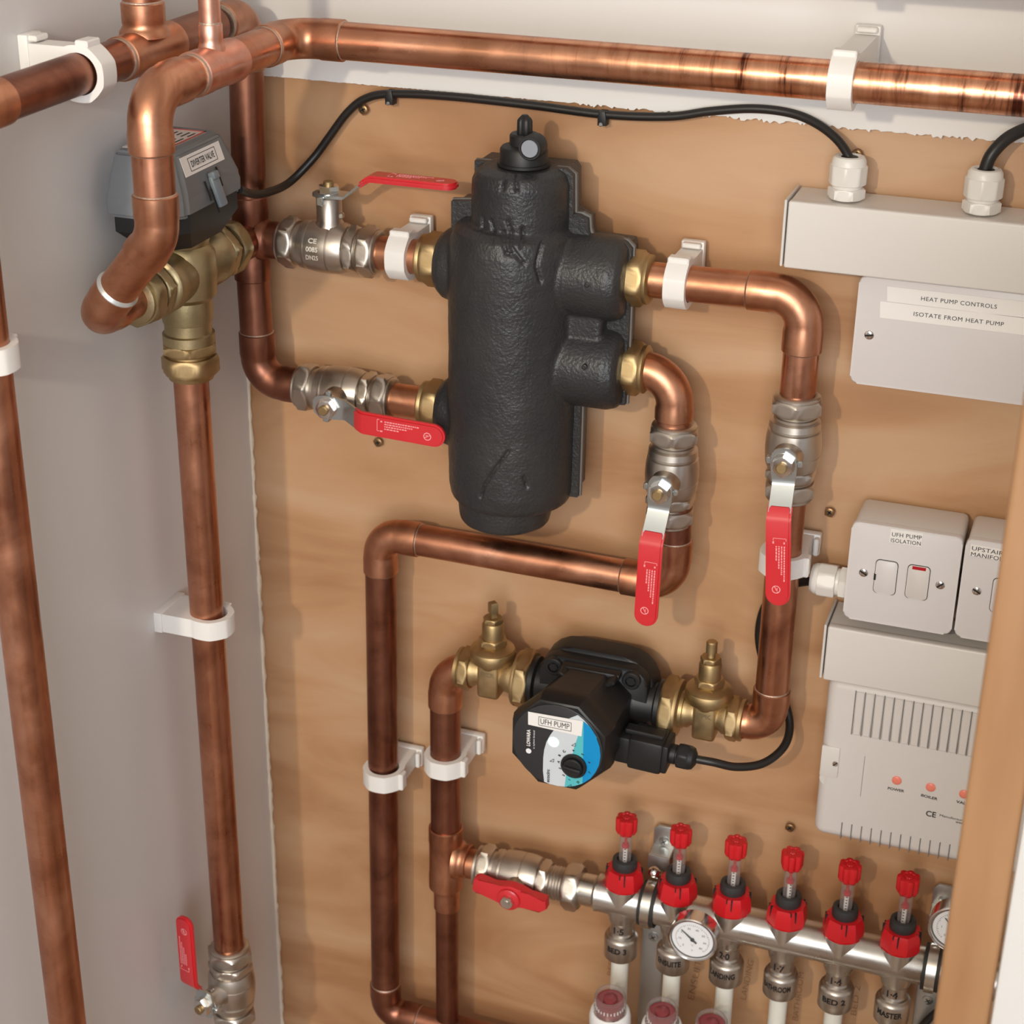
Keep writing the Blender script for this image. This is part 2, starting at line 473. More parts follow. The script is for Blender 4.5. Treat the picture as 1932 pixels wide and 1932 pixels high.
def tee(par, c, axis, branch, r=R28, rb=None, L=0.036, LB=0.036, mt='copper_fitting', ring=True):
    c = Vector(c); axis = Vector(axis).normalized(); branch = Vector(branch).normalized(); rb = rb or r
    m_ = MB()
    a = c - axis * L; b_ = c + axis * L
    m_.sweep([a, a + axis * 0.0008, a + axis * 0.016, a + axis * 0.018, b_ - axis * 0.018, b_ - axis * 0.016, b_ - axis * 0.0008, b_],
             [r * 1.04, r * 1.11, r * 1.11, r * 1.08, r * 1.08, r * 1.11, r * 1.11, r * 1.04], 32)
    # flared saddle into the branch
    st = c + branch * (r * 0.75)
    m_.sweep([st, c + branch * (r * 1.0), c + branch * (r * 1.12), c + branch * (r * 1.3), c + branch * (r * 1.3 + 0.002), c + branch * (LB - 0.0008), c + branch * LB],
             [rb * 1.3, rb * 1.26, rb * 1.16, rb * 1.08, rb * 1.11, rb * 1.11, rb * 1.04], 32)
    m_.build('tee', mt, par)
    if ring:
        for e_, d_, q in ((a, -axis, r), (b_, axis, r), (c + branch * LB, branch, rb)):
            MB().sweep([e_ - d_ * 0.0002, e_ + d_ * 0.0004, e_ + d_ * 0.0013], [q * 1.05, q * 1.045, q * 0.99], 28).build('solder_ring', 'solder', par)

# =================================================================== SETTING
w_ = MB()
w_.box((1.0, 0.006 + 0.05, 1.97), (2.9, 0.1, 1.04), 0)                     # painted wall above and round the board
struct(w_.build('wall_back', 'wall_white', smooth=0))
bd = MB()
TOPZ = 1.4495
# board with its painted top band: plywood sheet
bd.box((0.80, 0.056, TOPZ / 2), (1.5985, 0.1, TOPZ), 0)
board = bd.build('plywood_board', 'plywood', smooth=0)
tag(board, 'large orange-brown plywood sheet lining the back of the cupboard behind all the pipework', 'board')
board.location = (0, 0, 0)
# plaster face 1 mm proud of the board with a ragged painted lower edge
pts = []
x = 0.0
rg = random.Random(3)
while x < 1.6:
    amp = 0.0004 if x < 0.30 else 0.0010
    pts.append((x, TOPZ + rg.uniform(-amp, amp * 0.7) - (0.0 if x < 0.30 else rg.choice([0, 0, 0, 0.0014]))))
    x += rg.uniform(0.0008, 0.0035)
poly = pts + [(1.6, 2.45), (0.0, 2.45)]
up = MB(); up.prism([(a, b_) for a, b_ in poly], -0.0015, 0.006, Matrix(((1, 0, 0, 0), (0, 0, -1, 0.0055), (0, 1, 0, 0), (0, 0, 0, 1))))
upo = up.build('wall_back_upper', 'wall_white', smooth=0); struct(upo, 'white painted wall above the plywood with a ragged paint edge')
# left wall
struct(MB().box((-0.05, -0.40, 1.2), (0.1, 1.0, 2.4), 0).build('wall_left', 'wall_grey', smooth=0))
# floor, ceiling
struct(MB().box((0.9, -1.6, -0.05), (4.6, 4.0, 0.1), 0).build('floor', 'floor', smooth=0))
struct(MB().box((0.9, -1.6, 2.50), (4.6, 4.0, 0.1), 0).build('ceiling', 'wall_white', smooth=0))
struct(MB().box((0.9, -3.6, 1.2), (4.6, 0.1, 2.5), 0).build('wall_front', 'wall_white', smooth=0))
struct(MB().box((-1.4, -2.2, 1.2), (0.1, 2.9, 2.5), 0).build('wall_room_left', 'wall_white', smooth=0))
struct(MB().box((-0.75, -0.93, 1.2), (1.3, 0.06, 2.4), 0).build('wall_partition', 'wall_white', smooth=0))
struct(MB().box((1.36, -0.20, 1.2), (0.1, 0.50, 2.4), 0).build('wall_right', 'wall_white', smooth=0))
# filler bead in the corner
fb = MB(); prev = None; z = 0.0; rg = random.Random(5)
pp = []; rr_ = []
while z < 1.448:
    pp.append(Vector((0.0005 + rg.uniform(-0.0006, 0.0006), 0.0045, z))); rr_.append(rg.uniform(0.0012, 0.0030) if z < 1.29 else 0.0012)
    z += rg.uniform(0.003, 0.010)
fb = MB().sweep([p + Vector((0, -0.001, 0)) for p in pp], rr_, 8)
struct(fb.build('trim_1', 'filler'), 'ragged cream filler bead down the corner between white wall and plywood')
# door lining at the right, close to the camera, and the white board beside it
jb = MB().box((0.7010, -0.50, 0.95), (0.0280, 0.11, 1.9), 0.003, 3)
struct(jb.build('trim_2', 'jamb'), 'bare pine door lining at the right edge, out of focus')
struct(MB().box((0.762, -0.505, 0.95), (0.092, 0.112, 1.9), 0.002, 2).build('trim_3', 'white_gloss'), 'white painted architrave beside the pine lining')

# =================================================================== COPPER RUNS
ZR = 1.503
# --- run A: along the top of the wall, towards the viewer, down and round into the diverter valve
XA, DA = 0.107, 0.100
tA = thing('copper_pipe', 'bright copper pipe along the top of the back wall, bending down to the diverter valve', 'pipe', A(XA, DA, ZR))
cA = A(XA, DA, ZR)
a_, b1 = elbow(tA, cA, A(XA, 0.4, ZR), A(1, DA, ZR), rb=0.024, s_in=0.020, s_out=0.020)
tube(tA, b1 - Vector((0.015, 0, 0)), A(1.3, DA, ZR), mt='copper_bright')
dF = 0.308                                           # depth of the front elbow
cF = A(XA - 0.003, dF, ZR - 0.002)
e0, e1 = elbow(tA, cF, cA, A(XA - 0.003, dF, 1.0), rb=0.024, s_in=0.020, s_out=0.016)
tube(tA, a_ + Vector((0, 0.01, 0)), e0 - Vector((0, 0.01, 0)), mt='copper')
teec = A(XA - 0.001, 0.222, ZR - 0.001)
tee(tA, teec, Vector((0, 1, 0)), Vector((0, 0, 1)), rb=R15, L=0.030, LB=0.030, mt='copper_pink')
tube(tA, teec + Vector((0, 0, 0.028)), teec + Vector((0, 0, 0.30)), R15, 'copper_pink', 'branch_tube')
XV, DV, ZV = 0.040, 0.165, 1.331                      # diverter valve centre
lowc = A(XA - 0.003, dF, ZV + 0.073)
portc = A(XV, 0.296, ZV + 0.002)
f0, f1 = elbow(tA, lowc, A(XA - 0.003, dF, 2), portc, rb=0.030, s_in=0.018, s_out=0.010)
tube(tA, e1 + Vector((0, 0, 0.01)), f0 - Vector((0, 0, 0.01)), mt='copper')
g0, g1 = elbow(tA, portc, lowc, A(XV, 0.1, ZV), rb=0.024, s_in=0.016, s_out=0.012, ring=True)
tube(tA, f1, g0, mt='copper_fitting')
dg_ = (f1 - g0).normalized()
MB().sweep([g0 - dg_ * 0.001, g0, g0 + dg_ * 0.0022], [R28 * 1.12, R28 * 1.13, R28 * 1.0], 32).build('solder_ring', 'silver_strip', tA)
tube(tA, g1 - Vector((0, 0.01, 0)), A(XV, 0.225, ZV), mt='copper')

# --- run B: along the left wall into the corner, then down the corner riser to the two inlet valves
XB = 0.045; XR, DR = 0.036, 0.045; ZU, ZL = 1.3245, 1.198
tB = thing('copper_pipe', 'copper pipe high on the left wall, turning down the corner to both inlet valves', 'pipe', A(XR, DR, ZL))
cB0 = A(XB, 0.428, ZR + 0.003)
cB1 = A(XR + 0.004, DR, ZR + 0.003)
h0, h1 = elbow(tB, cB0, A(XB, 0.428, 1.0), A(XB, 0.1, ZR + 0.003), rb=0.022, sock=0.02)
k0, k1 = elbow(tB, cB1, cB0, A(XR, DR, 1.0), rb=0.022, sock=0.02)
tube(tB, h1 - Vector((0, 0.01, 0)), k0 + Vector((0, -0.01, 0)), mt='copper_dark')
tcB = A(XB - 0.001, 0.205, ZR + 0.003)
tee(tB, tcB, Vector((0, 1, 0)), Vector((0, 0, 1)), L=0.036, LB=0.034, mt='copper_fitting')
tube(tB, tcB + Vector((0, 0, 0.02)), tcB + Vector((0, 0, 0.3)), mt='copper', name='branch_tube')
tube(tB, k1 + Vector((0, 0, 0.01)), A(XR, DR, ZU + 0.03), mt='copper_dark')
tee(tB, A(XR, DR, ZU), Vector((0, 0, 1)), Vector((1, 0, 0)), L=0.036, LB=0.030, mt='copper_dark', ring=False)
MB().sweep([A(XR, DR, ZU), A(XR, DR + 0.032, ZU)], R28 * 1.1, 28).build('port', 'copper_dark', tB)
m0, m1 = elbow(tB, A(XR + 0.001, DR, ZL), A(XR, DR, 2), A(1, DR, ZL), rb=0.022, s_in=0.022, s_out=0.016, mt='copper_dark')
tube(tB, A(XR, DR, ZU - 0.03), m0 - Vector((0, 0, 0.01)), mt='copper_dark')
tube(tB, m1 - Vector((0.01, 0, 0)), A(0.115, DR, ZL), mt='copper')

# --- left drop along the left wall at the frame edge
tP = thing('copper_pipe', 'copper pipe dropping down the left wall at the far left edge of the picture', 'pipe', A(XB, 0.428, 0.02))
tube(tP, A(XB, 0.428, ZR - 0.045), A(XB, 0.428, 0.0), mt='copper')
# --- drop below the diverter valve
XL, DL = 0.040, 0.166
tL = thing('copper_pipe', 'straight copper pipe dropping from the brass diverter valve to the bottom left ball valve', 'pipe', A(XL, DL, 0.9))
tube(tL, A(XL, DL, ZV - 0.075), A(XL, DL, 0.682), mt='copper')
# --- tails between the inlet valves and the black cylinder
DP = 0.045
t1 = thing('copper_pipe', 'short copper tail between upper inlet ball valve and the black cylinder', 'pipe', A(0.18, DP, ZU))
tube(t1, A(0.140, DP, ZU), A(0.21, DP, ZU), mt='copper_fitting')
t2 = thing('copper_pipe', 'short copper tail between lower inlet ball valve and the black cylinder', 'pipe', A(0.18, DP, ZL))
tube(t2, A(0.140, DP, ZL), A(0.21, DP, ZL), mt='copper_fitting')
# --- upper outlet to the right hand valve
X3 = 0.502
tE = thing('copper_pipe', 'copper pipe from upper right cylinder outlet down to right ball valve', 'pipe', A(X3, DP, 1.33))
q0, q1 = elbow(tE, A(X3, DP, 1.330), A(0, DP, 1.3285), A(X3, DP, 0), rb=0.024, sock=0.020)
tube(tE, A(0.37, DP, 1.3285), q0 + Vector((0.01, 0, 0)), mt='copper_fitting')
tube(tE, q1 + Vector((0, 0, 0.01)), A(X3, DP, 1.225), mt='copper')
# --- lower outlet elbow
X4 = 0.405
tG = thing('copper_pipe', 'short copper bend from lower right cylinder outlet down to the inner ball valve', 'pipe', A(X4, DP, 1.25))
elbow(tG, A(X4, DP, 1.254), A(0, DP, 1.2545), A(X4, DP, 0), rb=0.026, s_in=0.006, s_out=0.012, ring=False)
tube(tG, A(0.37, DP, 1.2545), A(0.385, DP, 1.2545), mt='copper_fitting')
tube(tG, A(X4, DP, 1.22), A(X4, DP, 1.185), mt='copper')
# --- below the right valve, to the pump
ZP = 0.951
tF = thing('copper_pipe', 'copper pipe below the right ball valve dropping to the right end of the pump', 'pipe', A(X3, DP, ZP))
r0, r1_ = elbow(tF, A(X3, DP, ZP), A(X3, DP, 2), A(0, DP, ZP), rb=0.018, s_in=0.018, s_out=0.002)
tube(tF, A(X3, DP, 1.185), r0 - Vector((0, 0, 0.01)), mt='copper')
tube(tF, r1_ + Vector((0.006, 0, 0)), A(0.470, DP, ZP), mt='copper_fitting')
# --- below the inner valve, across and down
X5, D5 = 0.146, 0.041
tH = thing('copper_pipe', 'copper pipe crossing under the black cylinder, then dropping to the bottom edge', 'pipe', A(X5, D5, 1.068))
u0, u1 = elbow(tH, A(0.411, DP, 1.068), A(0.411, DP, 2), A(0, D5, 1.068), rb=0.022, sock=0.020)
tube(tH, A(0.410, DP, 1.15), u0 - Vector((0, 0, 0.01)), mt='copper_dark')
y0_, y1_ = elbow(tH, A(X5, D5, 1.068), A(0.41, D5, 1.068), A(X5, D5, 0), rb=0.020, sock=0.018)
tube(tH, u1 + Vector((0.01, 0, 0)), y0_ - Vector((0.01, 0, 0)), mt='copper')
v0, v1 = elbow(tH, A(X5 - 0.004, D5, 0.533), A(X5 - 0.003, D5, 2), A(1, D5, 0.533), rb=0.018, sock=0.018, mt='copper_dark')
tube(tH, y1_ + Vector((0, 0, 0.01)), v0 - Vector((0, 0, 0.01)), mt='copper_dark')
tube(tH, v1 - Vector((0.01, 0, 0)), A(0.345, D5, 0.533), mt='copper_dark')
# --- from pump down to the manifold
X6 = 0.2085; ZM = 0.740
tI = thing('copper_pipe', 'copper pipe from left end of pump dropping to a tee beside the manifold valve', 'pipe', A(X6, DP, ZM))
c0, c1 = elbow(tI, A(X6, DP, ZP - 0.002), A(1, DP, ZP), A(X6, DP, 0), rb=0.024, s_in=0.002, s_out=0.018)
tube(tI, c0 - Vector((0.004, 0, 0)), A(0.235, DP, ZP - 0.0005), mt='copper_fitting')
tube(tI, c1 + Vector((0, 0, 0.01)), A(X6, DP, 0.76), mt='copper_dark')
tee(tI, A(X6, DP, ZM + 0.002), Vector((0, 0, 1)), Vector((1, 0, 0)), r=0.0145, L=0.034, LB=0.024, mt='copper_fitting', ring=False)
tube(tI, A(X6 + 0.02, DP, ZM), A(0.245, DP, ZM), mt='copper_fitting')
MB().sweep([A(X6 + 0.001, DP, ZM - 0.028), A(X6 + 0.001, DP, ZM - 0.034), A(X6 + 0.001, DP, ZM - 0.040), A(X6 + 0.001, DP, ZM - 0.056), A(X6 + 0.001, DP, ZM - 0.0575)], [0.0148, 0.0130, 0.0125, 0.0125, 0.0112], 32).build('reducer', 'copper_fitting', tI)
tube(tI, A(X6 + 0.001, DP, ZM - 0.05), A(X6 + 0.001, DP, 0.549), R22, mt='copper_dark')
# --- pipe that only shows at the top right corner
tK = thing('copper_pipe', 'copper pipe running just above the top right edge of the picture', 'pipe', A(0.8, DA, 1.575))
tube(tK, A(0.05, DA, 1.5785), A(1.3, DA, 1.5785), mt='copper_bright')

# =================================================================== PIPE CLIPS
def clip_mesh(par, r=R28, H=0.030, wid=0.017):
    """local: pipe along X at the origin, wall at z = -H"""
    ro = r + 0.0052
    def outer(th):
        c, s = math.cos(th), math.sin(th)
        best = ro * (0.55 + 0.45 / max(0.0001, math.cos(((th + PI / 8) % (PI / 4)) - PI / 8))) * 0.995     # softly faceted band
        if s < 0:                                                          # saddle down to the wall
            ww = r + 0.0035
            cand = min(H / -s, (ww / abs(c)) if abs(c) > 1e-6 else 1e9)
            best = max(best, cand)
        return best
    n = 96
    vs = []; fs = []
    for k in range(n):
        th = 2 * PI * k / n + PI / n
        c, s = math.cos(th), math.sin(th)
        o_ = outer(th); i_ = r * 1.015
        for x_ in (-wid / 2, wid / 2):
            vs.append((x_, c * o_, s * o_)); vs.append((x_, c * i_, s * i_))
    for k in range(n):
        a = k * 4; b_ = ((k + 1) % n) * 4
        fs += [(a, b_, b_ + 2, a + 2), (a + 1, a + 3, b_ + 3, b_ + 1), (a, a + 1, b_ + 1, b_), (a + 2, b_ + 2, b_ + 3, a + 3)]
    MB().add(vs, fs).build('band', 'nylon', par, 42)
    b2 = MB(); b2.box((0, 0.002, -H + 0.004), (wid * 1.1, 0.042, 0.008), 0.0012, 2)
    b2.box((0, 0.0205, -H + 0.010), (wid * 0.9, 0.004, 0.008), 0.001, 1); b2.build('base', 'nylon', par, 30)
    b3 = MB(); b3.box((0, ro + 0.0005, 0.0035), (wid * 1.0, 0.005, 0.010), 0.001, 1); b3.build('latch', 'nylon', par, 30)
def clip_frame(p, pipe, wall):
    """pipe: direction of the pipe; wall: direction away from the wall"""
    x = Vector(pipe).normalized(); z = Vector(wall).normalized(); y = z.cross(x)
    m_ = Matrix((x, y, z)).transposed().to_4x4(); m_.translation = Vector(p); return m_
NY = Vector((0, -1, 0)); PXV = Vector((1, 0, 0)); PZV = Vector((0, 0, 1))
cp = thing('pipe_clip', 'white plastic pipe clip around the bright pipe at the top right of the back wall', 'clip', local=True, mtx=clip_frame(A(0.524, DA, ZR), PXV, NY), group='white pipe clips')
clip_mesh(cp, H=DA - 0.002)
cp2 = thing('pipe_clip', 'white plastic pipe clip beside the upper right brass outlet of the black cylinder', 'clip', local=True, mtx=clip_frame(A(0.4035, DP, 1.3285), PXV, NY), group='white pipe clips')
clip_mesh(cp2, H=DP)
dup(cp2, clip_frame(A(0.173, DP, ZU), PXV, NY), 'white plastic pipe clip between the upper inlet ball valve and the black cylinder')
dup(cp2, clip_frame(A(X3, DP, 1.107), -PZV, NY), 'white plastic pipe clip behind the red lever of the right ball valve')
dup(cp2, clip_frame(A(X5, DP - 0.002, 0.818), -PZV, NY), 'white plastic pipe clip on the long vertical pipe left of the pump drop')
dup(cp2, clip_frame(A(X6, DP, 0.848), -PZV, NY), 'white plastic pipe clip on the drop pipe below the left end of the pump')
cp3 = dup(cp2, clip_frame(A(XL, DL, 1.024), -PZV, PXV), 'white plastic pipe clip on left wall holding the drop below the diverter valve')
cp3.location.x = XL + 0.004
dup(cp2, clip_frame(A(XB, 0.428, 1.352), -PZV, PXV), 'white plastic pipe clip holding the pipe at the far left edge')
dup(cp2, clip_frame(A(XB, 0.287, ZR + 0.003), Vector((0, 1, 0)), PXV), 'white plastic pipe clip high on left wall holding the horizontal pipe')
dup(cp, clip_frame(A(0.524, DA, 1.5785), PXV, NY), 'white plastic pipe clip cut off by the top edge of the picture')

# =================================================================== BALL VALVES
def lever_parts(par, base_z, dirang, L=0.112, rise=0.018, plate='zinc', start=0.016, red0=0.030):
    """lever on the stem top; local Z is the stem; dirang turns it about Z"""
    rm = Matrix.Rotation(dirang, 4, 'Z') @ Matrix.Translation((0, 0, base_z))
    def prof(u):
        if u < start: return 0
        if u < start + 0.022: return rise * (u - start) / 0.022
        return rise
    def strip(us, half, thick, n0=False):
        vs = []; fs = []
        for u, h in zip(us, half):
            z = prof(u)
            for y_, zz in ((-h, -thick / 2), (h, -thick / 2), (h, thick / 2), (-h, thick / 2)):
                vs.append((u, y_, z + zz))
        for i in range(len(us) - 1):
            for k in range(4):
                k2 = (k + 1) % 4
                fs.append((i * 4 + k, (i + 1) * 4 + k, (i + 1) * 4 + k2, i * 4 + k2))
        n = len(us) - 1
        fs.append((0, 1, 2, 3)); fs.append((n * 4 + 3, n * 4 + 2, n * 4 + 1, n * 4))
        bm = bmesh.new()
        bvs = [bm.verts.new(v) for v in vs]
        for f in fs: bm.faces.new([bvs[i] for i in f])
        bmesh.ops.recalc_face_normals(bm, faces=bm.faces[:])
        return bm
    us = [-0.013, -0.0115, -0.008, 0.0, 0.008, 0.012, start - 0.001, start + 0.001, red0 + 0.004]
    hf = [0.0036, 0.0068, 0.0093, 0.0102, 0.0098, 0.0092, 0.0088, 0.0088, 0.0088]
    bm = strip(us, hf, 0.0024)
    m_ = MB().bm(bm, rm); m_.build('lever_plate', plate, par, 30)
    us = [red0, red0 + 0.001, start + 0.020, start + 0.024, L * 0.6, L - 0.0105, L - 0.0078, L - 0.0052, L - 0.0030, L - 0.0012, L - 0.0003, L]
    hf = [0.0088, 0.0096, 0.0096, 0.0097, 0.0097, 0.0097, 0.0095, 0.0086, 0.0071, 0.0047, 0.0026, 0.0010]
    bm = strip(us, hf, 0.0055)
    bmesh.ops.bevel(bm, geom=[e for e in bm.edges if not e.is_boundary and e.calc_face_angle(0) > 0.9], offset=0.0016, segments=2, affect='EDGES')
    sl = MB().bm(bm, rm).build('lever_sleeve', 'red', par, 50)
    # print on the sleeve: rows of tiny lettering, an open/shut bracket and a round emblem
    pr = MB(); zt = rise + 0.00285
    rg = random.Random(11)
    for row in range(4):
        yy = 0.0052 - row * 0.0021
        u = 0.060
        end = 0.060 + [0.030, 0.024, 0.018, 0.013][row]
        while u < end:
            l_ = rg.uniform(0.0008, 0.0024)
            pr.box((u + l_ / 2, yy, zt), (l_, 0.0010, 0.0002))
            u += l_ + 0.0006
    pr.box((0.0535, 0.0015, zt), (0.0004, 0.010, 0.0002)); pr.box((0.0545, 0.0065, zt), (0.002, 0.0004, 0.0002)); pr.box((0.0545, -0.0035, zt), (0.002, 0.0004, 0.0002))
    pr.box((0.0572, 0.0050, zt), (0.0016, 0.0012, 0.0002)); pr.box((0.0572, -0.0035, zt), (0.0020, 0.0012, 0.0002))
    em = Matrix.Translation((0.0975, -0.001, zt))
    n = 20; vs = []; fs = []
    for k in range(n):
        a = 2 * PI * k / n
        vs += [(0.0034 * math.cos(a), 0.0034 * math.sin(a), 0), (0.0027 * math.cos(a), 0.0027 * math.sin(a), 0)]
    for k in range(n):
        a = 2 * k; b_ = 2 * ((k + 1) % n); fs.append((a, b_, b_ + 1, a + 1))
    pr.add(vs, fs, em); pr.box((0, 0, 0), (0.0062, 0.0006, 0.0002), m=em @ Matrix.Rotation(0.5, 4, 'Z')); pr.box((0, 0.0008, 0), (0.003, 0.0005, 0.0002), m=em)
    pm = MB(); pm.v = [rm @ p for p in pr.v]; pm.f = pr.f
    pm.build('print', 'red_print', sl, 0)
def valve_body(par, mt='nickel', nutmt='nickel', thread=False, gap=0.0):
    ax = frame((0, 0, 0), (1, 0, 0), (0, 0, 1))
    m_ = MB()
    m_.lathe([(0.0158, -0.032), (0.0158, -0.027), (0.0172, -0.0265), (0.0172, -0.0245), (0.0198, -0.023), (0.0204, -0.018), (0.0192, -0.0172), (0.0192, -0.0160), (0.0208, -0.0152),
              (0.0218, -0.008), (0.0221, 0.0), (0.0218, 0.0035), (0.0211, 0.0040), (0.0211, 0.0046), (0.0218, 0.0052), (0.0212, 0.012), (0.0196, 0.0165), (0.0186, 0.017)], ax, 40)
    m_.hexnut(0.0212, 0.0172, 0.0262, ax)
    m_.lathe([(0.0162, 0.026), (0.0162, 0.0325)], ax, 32)
    # thread crests
    for k in range(4):
        m_.lathe([(0.0162, 0.0266 + k * 0.0014), (0.0168, 0.0271 + k * 0.0014), (0.0162, 0.0277 + k * 0.0014)], ax, 32, cap=False)
    m_.build('body', mt, par)
    for s_ in (-1, 1):
        fr = frame((0, 0, 0), (s_, 0, 0), (0, 0.2, 1))
        nb = MB(); nb.hexnut(0.0218, 0.0290, 0.0415, fr)
        nb.lathe([(0.0178, 0.0412), (0.0182, 0.0416), (0.0182, 0.0432), (0.0168, 0.0445), (0.0146, 0.0448)], fr, 36)
        nb.build('compression_nut', nutmt, par)
def ball_valve(label, m4, dirang, lever='lever', bodytext=False, rise=0.018, group=None, lift=0.0):
    t = thing('ball_valve', label, 'valve', local=True, mtx=m4, group=group)
    valve_body(t)
    sh = MB(); sh.lathe([(0.0125, 0.016), (0.0115, 0.021), (0.0105, 0.0225), (0.0105, 0.0335 + lift), (0.0095, 0.0345 + lift)], None, 28)
    sh.box((0.0108, 0, 0.0275), (0.004, 0.005, 0.005), 0.001, 1)
    sh.build('stem_housing', 'nickel', t)
    LT = Matrix.Translation((0, 0, lift))
    lever_parts(t, 0.0362 + lift, dirang, rise=rise)
    nu = MB(); nu.hexnut(0.0088, 0.0375, 0.0435, LT, ch=0.02); nu.lathe([(0.0092, 0.0372), (0.0092, 0.0380)], LT, 24)
    nu.build('lever_nut', 'chrome', t)
    MB().lathe([(0.0042, 0.040), (0.0042, 0.0465), (0.0036, 0.0470)], LT, 16).build('stem', 'brass', t)
    # stop lugs of the lever plate
    rm = LT @ Matrix.Rotation(dirang, 4, 'Z')
    lg = MB(); lg.box((0.0, 0.0120, 0.0345), (0.005, 0.004, 0.003), 0.0006, 1, rm); lg.build('stop_lug', 'zinc', t); lg = MB(); lg.box((-0.002, -0.0120, 0.0330), (0.0055, 0.004, 0.007), 0.0006, 1, rm)
    lg.build('stop_lug', 'zinc', t)
    return t
def vframe(p, axis, stem):
    x = Vector(axis).normalized(); z = Vector(stem); z = (z - x * z.dot(x)).normalized(); y = z.cross(x)
    m_ = Matrix((x, y, z)).transposed().to_4x4(); m_.translation = Vector(p); return m_
# upper inlet: stem up, lever to the right
v1_ = ball_valve('upper inlet ball valve left of the black cylinder, red lever raised above it', vframe(A(0.1085, DP, ZU), PXV, PZV), 0.0, rise=0.018, lift=0.008)
for s_, vv, w_, h_ in (('CE', 0.0075, 0.0075, 0.0042), ('0085', 0.0005, 0.0105, 0.0042), ('DN25', -0.0065, 0.0110, 0.0042)):
    tv, tf = text_mesh(s_, w_, h_, bold=0.03)
    rr0 = 0.02265; q = []
    for p in tv:
        a = 0.12 + (vv + p.y) / rr0
        q.append(Vector((-0.0065 + p.x, -rr0 * math.cos(a), rr0 * math.sin(a))))
    MB().add(q, tf).build('raised_lettering', 'raised', v1_, 0)
# lower inlet: stem to the room, lever to the right
ball_valve('lower inlet ball valve left of the black cylinder, red lever lying flat to the right', vframe(A(0.1185, DP, ZL), PXV, NY), -0.03)
# inner and right outlet valves, levers down
ball_valve('nickel ball valve with red lever hanging down, inner one under the lower cylinder outlet', vframe(A(X4 + 0.001, DP, 1.168), -PZV, NY), math.radians(-1))
ball_valve('nickel ball valve with red lever hanging down, right one on the pipe to the pump', vframe(A(X3, DP, 1.2065), -PZV, NY), math.radians(4))
# bottom left
ball_valve('nickel ball valve with red lever pointing up, at the bottom of the left wall pipe', vframe(A(XL, DL, 0.6370), PZV, Vector((-0.25, -1, 0))), math.radians(0))
tL2 = thing('copper_pipe', 'copper pipe leaving the bottom left ball valve downwards', 'pipe', A(XL, DL, 0.3))
tube(tL2, A(XL, DL, 0.598), A(XL, DL, 0.0), mt='copper')
# manifold valve with butterfly handle
mv = thing('ball_valve', 'nickel ball valve with red butterfly handle at the left end of the manifold', 'valve', local=True, mtx=vframe(A(0.285, DP, ZM), PXV, NY))
ax = frame((0, 0, 0), (1, 0, 0), (0, 0, 1))
bb = MB()
bb.lathe([(0.0165, -0.034), (0.0165, -0.026), (0.0195, -0.025), (0.0200, -0.021), (0.0190, -0.020), (0.0190, -0.018), (0.0205, -0.017), (0.0218, -0.006), (0.0218, 0.001), (0.0211, 0.0015), (0.0211, 0.0022), (0.0218, 0.0027), (0.0216, 0.010), (0.0200, 0.0165), (0.0188, 0.017)], ax, 40)
bb.hexnut(0.0198, 0.0172, 0.027, ax)
bb.build('body', 'nickel', mv)
th_ = MB(); th_.lathe([(0.0150, 0.026), (0.0150, 0.0500)], ax, 32)
for k in range(5): th_.lathe([(0.0150, 0.0285 + k * 0.0028), (0.0162, 0.0296 + k * 0.0028), (0.0150, 0.0310 + k * 0.0028)], ax, 32, cap=False)
th_.build('thread', 'nickel', mv)
MB().hexnut(0.0228, 0.0425, 0.0575, ax).build('union_nut', 'nickel', mv)
nb = MB(); fr = frame((0, 0, 0), (-1, 0, 0), (0, 0.2, 1)); nb.hexnut(0.0222, 0.029, 0.0415, fr); nb.lathe([(0.0182, 0.0412), (0.0190, 0.042), (0.0190, 0.044), (0.015, 0.0455)], fr, 36); nb.build('compression_nut', 'nickel', mv)
MB().lathe([(0.012, 0.016), (0.0105, 0.021), (0.010, 0.027)], None, 24).build('stem_housing', 'nickel', mv)
bf = MB()
outl = [(-0.036, 0.008), (-0.036, -0.0035), (-0.033, -0.006), (-0.012, -0.006), (-0.006, -0.010), (0.006, -0.010), (0.013, -0.004), (0.030, -0.006), (0.036, 0.000), (0.034, 0.010), (0.018, 0.010), (0.010, 0.0125), (0.0, 0.0135), (-0.009, 0.011), (-0.016, 0.009), (-0.032, 0.011)]
bf.prism(outl, 0.028, 0.0375, Matrix.Rotation(-0.10, 4, 'Z'), 0.0018)
bf.lathe([(0.0108, 0.026), (0.0108, 0.040), (0.0095, 0.041)], None, 28)
bf.build('butterfly_handle', 'red', mv, 40)
nn = MB(); nn.hexnut(0.0065, 0.0405, 0.0455, None); nn.lathe([(0.0030, 0.045), (0.0030, 0.0462)], None, 12); nn.build('handle_nut', 'chrome', mv)

